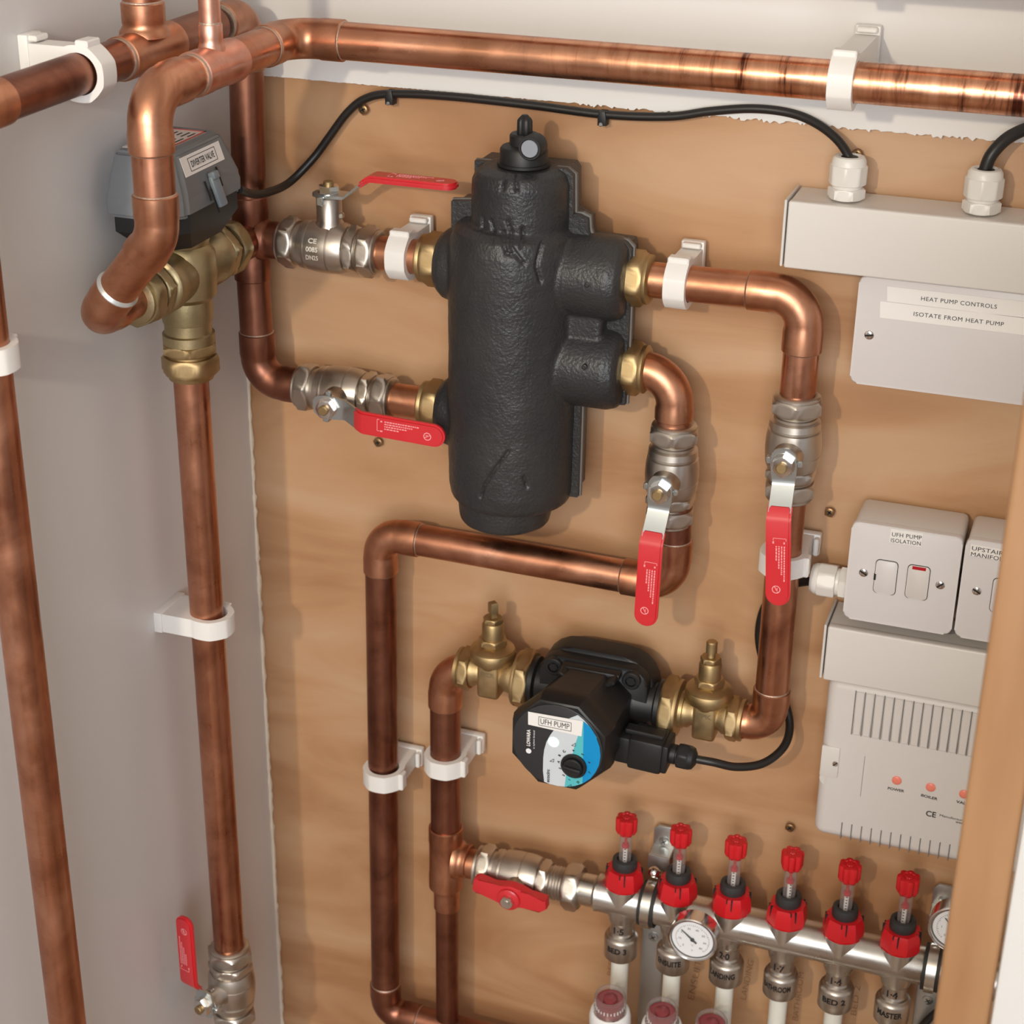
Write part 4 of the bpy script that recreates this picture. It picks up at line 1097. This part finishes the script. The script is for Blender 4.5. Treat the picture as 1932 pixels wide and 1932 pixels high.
dup(cl0, facing(P(1140, 219, 0.0)), 'small black cable clip with a white nail, right one on the long black cable')

# =================================================================== SCREWS IN THE BOARD
def screw(label, p, r=0.0036, mt='screw_brass', first=[None]):
    m4 = facing(p, random.uniform(0, 1.5))
    if first[0] is None:
        t = thing('screw', label, 'screw', local=True, mtx=m4, group='screws in the plywood')
        MB().lathe([(r * 1.28, -0.001), (r * 1.22, 0.00015)], None, 9, shape=lambda a: 1 + 0.10 * math.sin(a * 5)).build('hole_edge', 'pencil', t)
        MB().lathe([(r, -0.001), (r, 0.0003), (r * 0.8, 0.0007), (r * 0.3, 0.0007)], None, 20).build('head', mt, t)
        s_ = MB(); s_.box((0, 0, 0.0006), (r * 1.2, r * 0.3, 0.0005)); s_.box((0, 0, 0.0006), (r * 0.3, r * 1.2, 0.0005)); s_.build('slot', 'slot', t, 0)
        first[0] = t; return t
    return dup(first[0], m4, label)
for lab, px_, py_ in (('brass screw in the plywood just under the long black cable at upper left', 685, 207), ('brass screw in the plywood below the lower inlet lever', 713, 835), ('brass screw in the plywood left of the double switch boxes', 1565, 967), ('brass screw in the plywood behind the left white gland', 1617, 292), ('brass screw in the plywood above the fourth red manifold cap', 1490, 1562)):
    screw(lab, P(px_, py_, 0.0))

# =================================================================== TRUNKING, PLATES, SWITCHES
def bx(x0, x1, d0, d1, z0, z1): return ((x0 + x1) / 2, -(d0 + d1) / 2, (z0 + z1) / 2), (x1 - x0, abs(d1 - d0), z1 - z0)
def trunking(label, x0, x1, z0, z1, dep=0.050):
    t = thing('cable_trunking', label, 'trunking', A(x0, 0, z0))
    c, s_ = bx(x0 + 0.003, x1, 0.0, dep - 0.004, z0 + 0.0012, z1 - 0.0012); MB().box(c, s_, 0.0008, 1).build('channel', 'white_plastic', t, 30)
    c, s_ = bx(x0 + 0.0032, x1 + 0.001, dep - 0.0085, dep, z0, z1); MB().box(c, s_, 0.0016, 3).build('lid', 'white_plastic', t, 30)
    c, s_ = bx(x0, x0 + 0.0020, 0.0, dep - 0.001, z0 + 0.0005, z1 + 0.0005); MB().box(c, s_, 0.0006, 1).build('end_cap', 'white_plastic', t, 30)
    return t
trunking('upper white cable trunking with two white glands on top', 0.4805, 1.2, 1.3515, 1.4025)
trunking('lower white cable trunking between the switch boxes and the ribbed controller', 0.5405, 1.2, 1.0068, 1.0565)

def plate_screw(par, x_, d_, z_, rot_=0.4, r=0.0036):
    f_ = facing(A(x_, d_, z_), rot_)
    s_ = MB(); s_.lathe([(r, -0.001), (r, 0.0004), (r * 0.85, 0.0009), (r * 0.3, 0.0011)], f_, 24); o = s_.build('screw', 'chrome', par)
    MB().box((0, 0, 0.0010), (r * 1.8, r * 0.32, 0.0006), m=f_).build('slot', 'slot', o, 0)
# blank plate under upper trunking
bp_ = thing('blank_plate', 'white blanking plate labelled heat pump controls under the upper trunking', 'plate', A(0.54, 0, 1.26))
c, s_ = bx(0.543, 0.79, 0.0, 0.027, 1.264, 1.3495); MB().box(c, s_, 0.004, 3).build('back_box', 'switch', bp_, 40)
mm = MB(); mm.prism(rrect(0.252, 0.0865, 0.006), 0.0, 0.0045, facing(A(0.5385 + 0.126, 0.0265, 1.3035)), 0.0018, 3); mm.build('cover', 'switch', bp_, 40)
sp_ = P(1640, 632, 0.031); plate_screw(bp_, sp_.x, 0.031, sp_.z, 0.2)
def ptext(body, pa, pb, d_, h, mt, par, **k):
    """text whose centre line runs from pixel pa to pixel pb on the plane d_ off the wall"""
    a = P(*pa, d_); b_ = P(*pb, d_)
    return text(body, facing((a + b_) / 2, math.atan2(b_.z - a.z, b_.x - a.x)), (b_ - a).length, h, mt, par, **k)
def ppoly(pts, d0, th, mt, name, par, bev=0.0):
    q = [P(*p, d0) for p in pts]; o = q[0]
    return MB().prism([(p.x - o.x, p.z - o.z) for p in q], 0, th, facing(Vector((o.x, -d0, o.z))), bev).build(name, mt, par, 0)
tp1 = ppoly([(1674, 540), (1674, 568), (1932, 600), (1990, 606), (1990, 575)][:5], 0.0312, 0.0003, 'tape', 'label_tape', bp_)
tp2 = ppoly([(1661, 568), (1660, 599), (1932, 632), (1990, 640), (1990, 606)], 0.0312, 0.0003, 'tape', 'label_tape', bp_)
ptext('HEAT PUMP CONTROLS', (1738, 563), (1881, 579), 0.0317, 0.0032, 'print', tp1, spacing=1.1)
ptext('ISOTATE FROM HEAT PUMP', (1724, 592), (1894, 612), 0.0317, 0.0032, 'print', tp2, spacing=1.1)

def switch_box(label, x0, z0, words, wpos, full):
    t = thing('switch_box', label, 'switch', A(x0, 0, z0))
    c, s_ = bx(x0 + 0.001, x0 + 0.0855, 0.0, 0.046, z0 + 0.001, z0 + 0.0855); MB().box(c, s_, 0.005, 3).build('back_box', 'controller', t, 40)
    cx, cz = x0 + 0.043, z0 + 0.043
    MB().prism(rrect(0.086, 0.086, 0.006), 0.0, 0.006, facing(A(cx, 0.0455, cz)), 0.0018, 3).build('faceplate', 'switch', t, 40)
    D_ = 0.0516
    for sx_ in (-1, 1): plate_screw(t, cx + sx_ * 0.030, D_, cz + 0.000, -0.5 if sx_ < 0 else 0.7)
    def insert(ix, mt2='switch', red=False):
        f_ = facing(A(cx + ix, D_, cz - 0.001))
        MB().prism(rrect(0.0178, 0.0300, 0.0035), -0.0002, 0.00015, f_).build('insert_gap', 'slot', t, 0)
        o = MB().prism(rrect(0.0168, 0.0290, 0.0031), -0.0002, 0.0011, f_, 0.0006, 2).build('rocker' if red else 'fuse_carrier', mt2, t, 40)
        if red: MB().box((0, 0.0128, 0.0011), (0.0105, 0.0026, 0.0008), m=f_).build('neon', 'neon', o, 0)
        else: MB().box((-0.0083, -0.0005, 0.0010), (0.0016, 0.0052, 0.0012), m=f_).build('notch', 'slot', o, 0)
    if full:
        insert(-0.0125); insert(0.0125, 'controller', True)
    else:
        f_ = facing(A(cx + 0.004, D_, cz - 0.001))
        MB().prism(rrect(0.046, 0.0300, 0.0035), -0.0002, 0.00015, f_).build('insert_gap', 'slot', t, 0)
        MB().prism(rrect(0.045, 0.0290, 0.0031), -0.0002, 0.0011, f_, 0.0006, 2).build('rocker', 'switch', t, 40)
    return t
sw1 = switch_box('white fused switch box labelled UFH pump isolation with a red neon', 0.5545, 1.0678, None, None, True)
sw2 = switch_box('white switch box labelled upstairs manifold, cut off by the door lining', 0.6425, 1.0678, None, None, False)
lt = ppoly([(1681, 997), (1678, 1023), (1738, 1032), (1742, 1006)], 0.0518, 0.0002, 'tape', 'label_tape', sw1)
ptext('UFH PUMP', (1683, 1008), (1739, 1015), 0.0522, 0.0034, 'print', lt, spacing=1.05)
ptext('ISOLATION', (1681, 1019), (1737, 1026), 0.0522, 0.0034, 'print', lt, spacing=1.05)
a2 = ppoly([(1832, 1026), (1829, 1048), (1960, 1070), (1963, 1048)], 0.0518, 0.0002, 'tape', 'label_tape', sw2)
ptext('UPSTAIRS UFH', (1834, 1034), (1935, 1052), 0.0522, 0.0034, 'print', a2, spacing=1.05)
ptext('MANIFOLD ISOL', (1832, 1045), (1937, 1063), 0.0522, 0.0034, 'print', a2, spacing=1.05)

# ribbed controller
ct = thing('wiring_centre', 'white ribbed heating controller with coral indicator lights', 'controller', A(0.547, 0, 0.85))
bm = bmesh.new(); bmesh.ops.create_cube(bm, size=1); CX0, CX1, CZ0, CZ1, CDp = 0.547, 0.79, 0.849, 1.004, 0.042
bmesh.ops.scale(bm, vec=(CX1 - CX0, CDp, CZ1 - CZ0), verts=bm.verts); bmesh.ops.translate(bm, vec=((CX0 + CX1) / 2, -CDp / 2, (CZ0 + CZ1) / 2), verts=bm.verts)
fe = [e for e in bm.edges if (e.verts[0].co.y < -0.03 or e.verts[1].co.y < -0.03)]
bmesh.ops.bevel(bm, geom=fe, offset=0.009, segments=5, affect='EDGES', profile=0.5)
MB().bm(bm).build('case', 'controller', ct, 50)
rbm = MB(); gpm = MB()
for k in range(22):
    pt = P(1617 + k * 18.2, 1300 + k * 3.9, CDp)
    if k < 13:
        MB().box((pt.x - 0.0006, -CDp + 0.0002, 0.9765), (0.0008, 0.0012, 0.042), 0).build('vent_slot', 'vent_slot', ct, 0)
        gpm.box((pt.x + 0.0034, -CDp - 0.0001, 0.9765), (0.0066, 0.0018, 0.041), 0.0007, 1)
    pb = P(1590 + k * 18.4, 1560 + k * 3.85, CDp - 0.004)
    if k < 13:
        MB().box((pb.x - 0.0004, -CDp + 0.0030, 0.8590), (0.0009, 0.0068, 0.0165), 0).build('vent_slot', 'vent_slot', ct, 0)
gpm.build('rib', 'controller', ct, 40)
side_ = P(1575, 1455, CDp)
MB().box((CX0 + 0.0085, -CDp - 0.0001, 0.9255), (0.0155, 0.003, 0.030), 0.0012, 2).build('screw_cover', 'white_plastic', ct, 40)
MB().lathe([(0.0075, -0.002), (0.0075, 0.0006)], facing(A(CX0 + 0.0085, CDp - 0.0015, 0.9075)), 24).build('thumb_recess', 'controller', ct)
q = P(1576, 1441, CDp + 0.0015); plate_screw(ct, q.x, CDp + 0.0014, q.z, 0.8, 0.0026)
MB().box((P(1627, 1470, CDp).x, -CDp - 0.0001, 0.917), (0.0004, 0.0004, 0.040)).build('seam', 'bracket_steel', ct, 0)
for (px_, py_, w_, lx, ly) in ((1692, 1472, 'POWER', (1675, 1487), (1706, 1493)), (1756, 1485, 'BOILER', (1738, 1500), (1769, 1508)), (1819, 1498, 'VALVE', (1804, 1512), (1834, 1519))):
    MB().lathe([(0.0040, -0.0005), (0.0040, 0.0008), (0.0034, 0.0013), (0.0012, 0.0015)], facing(P(px_, py_, CDp)), 28).build('indicator_light', 'lens', ct)
    ptext(w_, lx, ly, CDp + 0.0003, 0.0026, 'print', ct, bold=0.02)
ptext('CE', (1747, 1534), (1766, 1538), CDp + 0.0003, 0.0055, 'print', ct, bold=0.02)
ptext('Manufactured in UK', (1773, 1538), (1852, 1556), CDp + 0.0003, 0.0022, 'print', ct)
ptext('www.', (1803, 1551), (1820, 1555), CDp + 0.0003, 0.0018, 'print', ct)

# cable glands
def gland(label, m4, first=[None]):
    if first[0] is not None: return dup(first[0], m4, label)
    t = thing('cable_gland', label, 'cable gland', local=True, mtx=m4, group='white cable glands')
    b_ = MB(); b_.hexnut(0.0140, 0.0, 0.0085, None, ch=0.05); b_.build('base_nut', 'gland', t)
    MB().lathe([(0.0112, 0.008), (0.0112, 0.0115)], None, 32).build('neck', 'gland', t)
    c_ = MB(); c_.hexnut(0.0142, 0.0110, 0.0255, None, n=8, ch=0.03); c_.lathe([(0.0130, 0.0250), (0.0126, 0.0290), (0.0110, 0.0315), (0.0085, 0.0320), (0.0060, 0.0305)], None, 40)
    c_.build('dome_nut', 'gland', t)
    MB().lathe([(0.0062, 0.0300), (0.0062, 0.0312), (0.0040, 0.0316)], None, 24).build('seal', 'rubber', t)
    first[0] = t; return t
g1 = P(1596, 372, 0.025); gland('white cable gland on top of the upper trunking, left one', Matrix.Translation((g1.x, -0.025, 1.4025)))
g2 = P(1850, 402, 0.025); gland('white cable gland on top of the upper trunking, right one', Matrix.Translation((g2.x, -0.025, 1.4025)))
gland('white cable gland lying sideways at the left of the fused switch box', frame(A(0.5550, 0.028, 1.087), (-1, 0, 0), (0, 0, 1)))

# =================================================================== MANIFOLD
PX_ = [0.3825, 0.4325, 0.4825, 0.5325, 0.5825, 0.6325]
mf = thing('manifold_bar', 'stainless steel manifold bar with six outlets across the bottom right', 'manifold', A(0.35, 0, ZM))
b_ = MB(); axm = frame(A(0, DP, ZM), (1, 0, 0), (0, 0, 1))
b_.lathe([(0.0150, 0.332), (0.0150, 0.3560), (0.0165, 0.3575), (0.0178, 0.3585), (0.0178, 0.3600), (0.0172, 0.3610), (0.0172, 0.90)], axm, 48)
b_.build('bar', 'steel', mf)
for x_ in PX_:
    s_ = MB(); s_.lathe([(0.01735, 0.0), (0.01725, 0.0120), (0.0165, 0.0158), (0.0140, 0.0160)], Matrix.Translation(A(x_, DP, ZM)), 40); s_.build('upper_outlet', 'steel', mf)
    s_ = MB(); s_.lathe([(0.0100, -0.044), (0.0100, -0.026), (0.0128, -0.0235), (0.0135, -0.021), (0.0150, -0.012), (0.0160, 0.0)], Matrix.Translation(A(x_, DP, ZM)), 40); s_.build('lower_outlet', 'steel', mf)
    
rooms = ['BED 3', 'ENSUITE', 'LANDING', 'BATHROOM', 'BED 2', 'MASTER']
flows = ['1·5', '', '2·0', '1·7', '1·4', '1·4']
order = ['first', 'second', 'third', 'fourth', 'fifth', 'sixth']
# flow meters
fm = thing('flow_meter', 'leftmost red-capped flow meter, at the left end of the manifold', 'flow meter', local=True, mtx=Matrix.Translation(A(PX_[0], DP, ZM)), group='flow meters on the manifold')
sh8 = lambda a: 1 + 0.02 * math.cos(8 * a)
c_ = MB(); c_.lathe([(0.0164, 0.0150), (0.0174, 0.0160)], None, 64); f8 = lambda a: math.cos(PI / 8) / math.cos((a % (PI / 4)) - PI / 8)
c_.lathe([(0.0172, 0.0152), (0.0181, 0.0170), (0.0183, 0.0225), (0.0170, 0.0310), (0.0158, 0.0345), (0.0095, 0.0345)], None, 64, shape=f8); c_.build('collar', 'red_plastic', fm, 20)
s_ = MB()
for k in range(4):
    for o_ in (-0.0022, 0.0022):
        s_.box((o_, -0.0149, 0.0285), (0.0011, 0.0035, 0.0120), 0, m=Matrix.Rotation(k * PI / 2 + 0.15, 4, 'Z'))
s_.build('slot', 'slot', fm, 0)
r_ = MB(); r_.lathe([(0.0108, 0.0340), (0.0114, 0.0355), (0.0114, 0.0410), (0.0108, 0.0440), (0.0085, 0.0450), (0.0068, 0.0440), (0.0066, 0.0350)], None, 40, shape=lambda a: 1 + 0.012 * math.sin(20 * a)); r_.build('locking_ring', 'grey_ring', fm)
MB().lathe([(0.0056, 0.036), (0.0056, 0.0725)], None, 32, cap=False).build('sight_tube', 'glass', fm)
w_ = MB(); w_.lathe([(0.0021, 0.036), (0.0021, 0.0565)], None, 16); wo = w_.build('scale_rod', 'stem_white', fm)
dt = MB()
for k in range(6): dt.box((0.0003, -0.0021, 0.040 + k * 0.003), (0.0014, 0.0007, 0.0010))
dt.build('scale_mark', 'print', wo, 0)
MB().lathe([(0.0032, 0.0565), (0.0036, 0.0580), (0.0032, 0.0600), (0.0012, 0.0610), (0.0012, 0.069)], None, 16).build('float', 'neon', fm)
cp_ = MB(); star = lambda a: 1 + 0.10 * math.cos(7 * a) - 0.03 * math.cos(14 * a)
cp_.lathe([(0.0062, 0.0712), (0.0078, 0.0722), (0.0092, 0.0755), (0.0093, 0.0872), (0.0089, 0.0886), (0.0056, 0.0890), (0.0053, 0.0882), (0.0030, 0.0882), (0.0026, 0.0890)], None, 70, shape=star); cp_.build('cap', 'red_plastic', fm, 40)
for i in range(1, 6):
    lab = 'red-capped flow meter, %s from the left on the manifold, above the %s outlet' % (order[i], rooms[i])
    o = dup(fm, Matrix.Translation(A(PX_[i], DP, ZM)) @ Matrix.Rotation([0, 0.1, -0.1, 0.35, 0.0, -0.35][i], 4, 'Z'), lab)
# compression couplings with marker pen, and the white pipes
for i, x_ in enumerate(PX_):
    zc = ZM - 0.0485
    t = thing('pipe_coupling', '%s nickel coupling from the left under the manifold, marked %s' % (order[i], rooms[i]), 'coupling', local=True, mtx=Matrix.Translation(A(x_, DP, zc)), group='couplings under the manifold')
    if i == 0:
        n_ = MB(); n_.lathe([(0.0105, 0.013), (0.0112, 0.0108), (0.0128, 0.0100), (0.0132, 0.0080), (0.0150, 0.0068), (0.0156, 0.0050), (0.0156, -0.0145), (0.0145, -0.0160), (0.0085, -0.0162)], None, 40); nm = n_.build('nut', 'nickel', t)
        c2 = MB(); c2.lathe([(0.0106, 0.0305), (0.0106, 0.0125)], None, 36); cm2 = c2.build('collar', 'nickel', t)
    else:
        for src in (nm, cm2):
            c2 = src.copy(); COL.objects.link(c2); c2.parent = t
    cyl = Matrix(((1, 0, 0, 0), (0, 0, -1, 0), (0, 1, 0, 0), (0, 0, 0, 1)))
    wob = 0.12
    rot_ = Matrix.Rotation([0.0, -0.05, -0.1, -0.1, 0.02, -0.05][i], 4, 'Z')
    text(rooms[i], rot_ @ Matrix.Translation((0, 0, -0.0015)) @ cyl, [0.019, 0.024, 0.026, 0.028, 0.022, 0.024][i], 0.0062, 'ink', t, wrap=0.0158, bold=0.03)
    if flows[i]: text(flows[i], rot_ @ Matrix.Translation((0, 0, 0.0175)) @ cyl, 0.0100, 0.0072, 'ink', t, wrap=0.0108, bold=0.03)
    pw = MB().lathe([(0.0082, -zc), (0.0082, -0.0155)], Matrix.Translation(A(x_, DP, zc)), 28).build('plastic_pipe', 'pex', None)
    tag(pw, 'white plastic pipe dropping from the %s coupling from the left, marked %s' % (order[i], rooms[i]), 'pipe', 'white plastic pipes under the manifold')
# white valve heads with clear pink tops on the lower manifold
ah = None
for i in range(3):
    m4 = Matrix.Translation(A([0.3905, 0.4390, 0.4840][i], 0.100, 0.632)) @ Matrix.Rotation(0.12, 4, 'X')
    lab = 'white valve head with clear pink top, %s along the bottom edge' % ['leftmost', 'middle', 'rightmost'][i]
    if ah is None:
        ah = thing('valve_head', lab, 'valve head', local=True, mtx=m4, group='valve heads on the lower manifold')
        MB().lathe([(0.0155, -0.040), (0.0185, -0.036), (0.0190, 0.020), (0.0180, 0.0255), (0.0165, 0.0275), (0.0150, 0.0280)], None, 40).build('housing', 'actuator_white', ah)
        MB().lathe([(0.0152, 0.0275), (0.0156, 0.0280), (0.0154, 0.0290)], None, 40).build('rim', 'chrome', ah)
        MB().lathe([(0.0128, 0.026), (0.0128, 0.0400), (0.0105, 0.0405), (0.0060, 0.0395), (0.0060, 0.0420), (0.0030, 0.0430)], None, 40).build('indicator', 'pink', ah)
        pr = MB()
        for k in range(26):
            a = k * 2 * PI / 26
            pr.box((0.0130 * math.cos(a), 0.0130 * math.sin(a), 0.0345), (0.0012, 0.0012, 0.0034 if k % 3 else 0.0020), m=Matrix.Identity(4))
        pr.build('print', 'tape', ah, 0)
        MB().lathe([(0.0145, 0.028), (0.0143, 0.0440), (0.0135, 0.0460), (0.0120, 0.0465), (0.0112, 0.0440)], None, 40, cap=False).build('clear_cap', 'glass', ah)
    else: dup(ah, m4, lab)
lb_ = MB().lathe([(0.0150, -0.02), (0.0172, -0.018), (0.0172, 0.33), (0.0150, 0.332)], frame(A(0.37, 0.100, 0.578), (1, 0, 0), (0, 0, 1)), 40).build('manifold_bar', 'steel', None)
tag(lb_, 'lower steel manifold bar carrying the white valve heads, below the bottom edge', 'manifold')
# brackets
def bracket(label, x_, first=[None]):
    m4 = Matrix.Translation(A(x_, 0, ZM))
    if first[0] is not None: return dup(first[0], m4, label)
    t = thing('manifold_bracket', label, 'bracket', local=True, mtx=m4, group='manifold brackets')
    fz = facing(Vector((0, 0, 0)))
    b_ = MB(); b_.prism([(-0.010, 0.024), (0.010, 0.024), (0.010, 0.052), (0.006, 0.057), (-0.006, 0.057), (-0.010, 0.052)], 0.0005, 0.0030, fz, 0.0006)
    b_.box((0, -0.010, 0.0345), (0.020, 0.018, 0.0022), 0.0006, 1)
    b_.prism([(-0.010, 0.020), (0.010, 0.020), (0.010, 0.0355), (-0.010, 0.0355)], 0.018, 0.0205, fz, 0.0004)
    b_.build('tab', 'bracket_steel', t, 30)
    bl = MB()
    bl.prism([(-0.012, -0.024), (0.010, -0.024), (0.010, -0.30), (-0.012, -0.30)], 0.0005, 0.020, fz, 0.0015)
    bl.build('upright', 'bracket_steel', t, 30)
    for o_, mt in ((-0.0045, 'rubber'), (0.0045, 'rubber'), (0.0, 'steel')):
        q = MB(); rad = 0.0195 if mt == 'rubber' else 0.0212
        pts = []
        for k in range(33):
            a = -PI * 0.80 + k * (PI * 1.6) / 32
            pts.append((o_, -DP - rad * math.cos(a) , rad * math.sin(a)))
        # flat strip band
        vs = []; fs = []
        hw = 0.0030 if mt == 'rubber' else 0.0042
        for (xx, yy, zz) in pts:
            n_ = Vector((0, yy + DP, zz)).normalized()
            for dx, dr in ((-hw, -0.001), (hw, -0.001), (hw, 0.001), (-hw, 0.001)):
                vs.append((xx + dx, yy + n_.y * dr, zz + n_.z * dr))
        for i_ in range(32):
            for k in range(4): fs.append((i_ * 4 + k, i_ * 4 + (k + 1) % 4, (i_ + 1) * 4 + (k + 1) % 4, (i_ + 1) * 4 + k))
        fs += [(3, 2, 1, 0), (128, 129, 130, 131)]
        q.add(vs, fs); q.build('rubber_strip' if mt == 'rubber' else 'band', mt, t, 40)
    lug = MB(); lug.box((0, -DP + 0.014, 0.0235), (0.009, 0.010, 0.004), 0.001, 1); lug.lathe([(0.0052, 0.0), (0.0052, 0.003), (0.0035, 0.0050), (0.001, 0.0056)], frame(Vector((0, -DP + 0.010, 0.028)), (0, -0.75, 0.65)), 24)
    lug.build('band_screw', 'chrome', t)
    sc = MB(); sc.lathe([(0.0048, 0.003), (0.0046, 0.0042), (0.002, 0.0048)], fz @ Matrix.Translation((0, 0.041, 0)), 24); sc.lathe([(0.0048, 0.020), (0.0046, 0.0212), (0.002, 0.0218)], fz @ Matrix.Translation((-0.001, -0.056, 0)), 24)
    so = sc.build('screw', 'zinc', t)
    cr = MB()
    for (yy, zz) in ((0.041, 0.0046), (-0.056, 0.0216)):
        cr = MB()
        for a in (0.6, 0.6 + PI / 2): cr.box((0, 0, zz), (0.0050, 0.0010, 0.0005), m=fz @ Matrix.Translation((0 if yy > 0 else -0.001, yy, 0)) @ Matrix.Rotation(a, 4, 'Z'))
        cr.build('slot', 'slot', so, 0)
    first[0] = t; return t
bracket('steel bracket clamping the manifold between the BED 3 and ENSUITE flow meters', 0.4080)
bracket('steel bracket clamping the right end of the manifold beside the door lining', 0.6620)
# dial gauges
def gauge(label, p, ndl, mins):
    t = thing('dial_gauge', label, 'gauge', local=True, mtx=facing(p))
    MB().lathe([(0.0190, -0.014), (0.0215, -0.013), (0.0218, 0.0005), (0.0224, 0.001), (0.0224, 0.0026), (0.0214, 0.0036), (0.0200, 0.0030), (0.0192, 0.0006)], None, 56).build('case', 'chrome', t)
    MB().lathe([(0.0060, -0.040), (0.0060, -0.013)], None, 24).build('probe', 'brass_dull', t)
    d_ = MB(); d_.lathe([(0.0195, 0.0004), (0.0195, 0.0010)], None, 56); do = d_.build('dial', 'dial', t)
    tk = MB()
    for k in range(41):
        a = math.radians(225 - k * 270 / 40); r0_ = 0.0145 if k % 5 else 0.0138
        tk.box(((r0_ + 0.0155) / 2, 0, 0.0012), (0.0155 - r0_, 0.00036, 0.0001), m=Matrix.Rotation(a, 4, 'Z'))
    tk.build('scale_mark', 'print', do, 0)
    for k, s_ in enumerate(mins):
        a = math.radians(225 - k * 270 / (len(mins) - 1))
        text(s_, Matrix.Translation((0.0112 * math.cos(a), 0.0112 * math.sin(a), 0.0012)), None, 0.0022, 'print', do)
    text('°C', Matrix.Translation((0, -0.0065, 0.0012)), None, 0.0018, 'print', do)
    text('°F', Matrix.Translation((0, -0.0120, 0.0012)), None, 0.0018, 'print', do)
    nd = MB(); rm = Matrix.Rotation(ndl, 4, 'Z'); nd.prism([(-0.0050, -0.0008), (-0.0015, -0.0011), (0.0135, -0.0002), (0.0135, 0.0002), (-0.0015, 0.0011), (-0.0050, 0.0008)], 0.0016, 0.0021, rm); nd.lathe([(0.0017, 0.0010), (0.0017, 0.0026)], None, 16)
    nd.build('needle', 'slot', t, 0)
    MB().lathe([(0.0200, 0.0026), (0.0200, 0.0029)], None, 48).build('glass', 'window_glass', t)
    rg_ = MB(); rg_.lathe([(0.0195, 0.0010), (0.0195, 0.0018), (0.0186, 0.0014), (0.0186, 0.0010)], None, 56, cap=False); rg_.build('dark_ring', 'rubber', t)
    return t
gauge('round chrome temperature gauge in front of the manifold below the ENSUITE flow meter', P(1307, 1771, 0.087), math.radians(140), ['0', '10', '20', '30', '40', '50', '60', '80'])
gauge('round chrome gauge half hidden behind the pine door lining at the right', P(1803, 1752, 0.087), math.radians(135), ['0', '1', '2', '4', '6', '8', '10'])

# pencil notes on the board
def note(body, pa, pb, h):
    a = P(*pa, 0.0004); b_ = P(*pb, 0.0004)
    text(body, facing((a + b_) / 2, math.atan2(b_.z - a.z, b_.x - a.x)), (b_ - a).length, h, 'pencil', board, name='pencil_note', bold=-0.018)
note('ENSUITE', (1303, 1885), (1321, 1800), 0.0062)
note('LANDING', (1402, 1885), (1417, 1812), 0.0055)
note('BATHROOM', (1500, 1925), (1512, 1835), 0.0050)
note('BED 3', (1150, 1840), (1156, 1795), 0.0050)
note('BED 2', (1610, 1915), (1618, 1860), 0.0050)

for o in list(bpy.data.objects):
    if '_o' in o: del o['_o']
print('objects', len(bpy.data.objects), 'faces', sum(len(m_.polygons) for m_ in bpy.data.meshes))
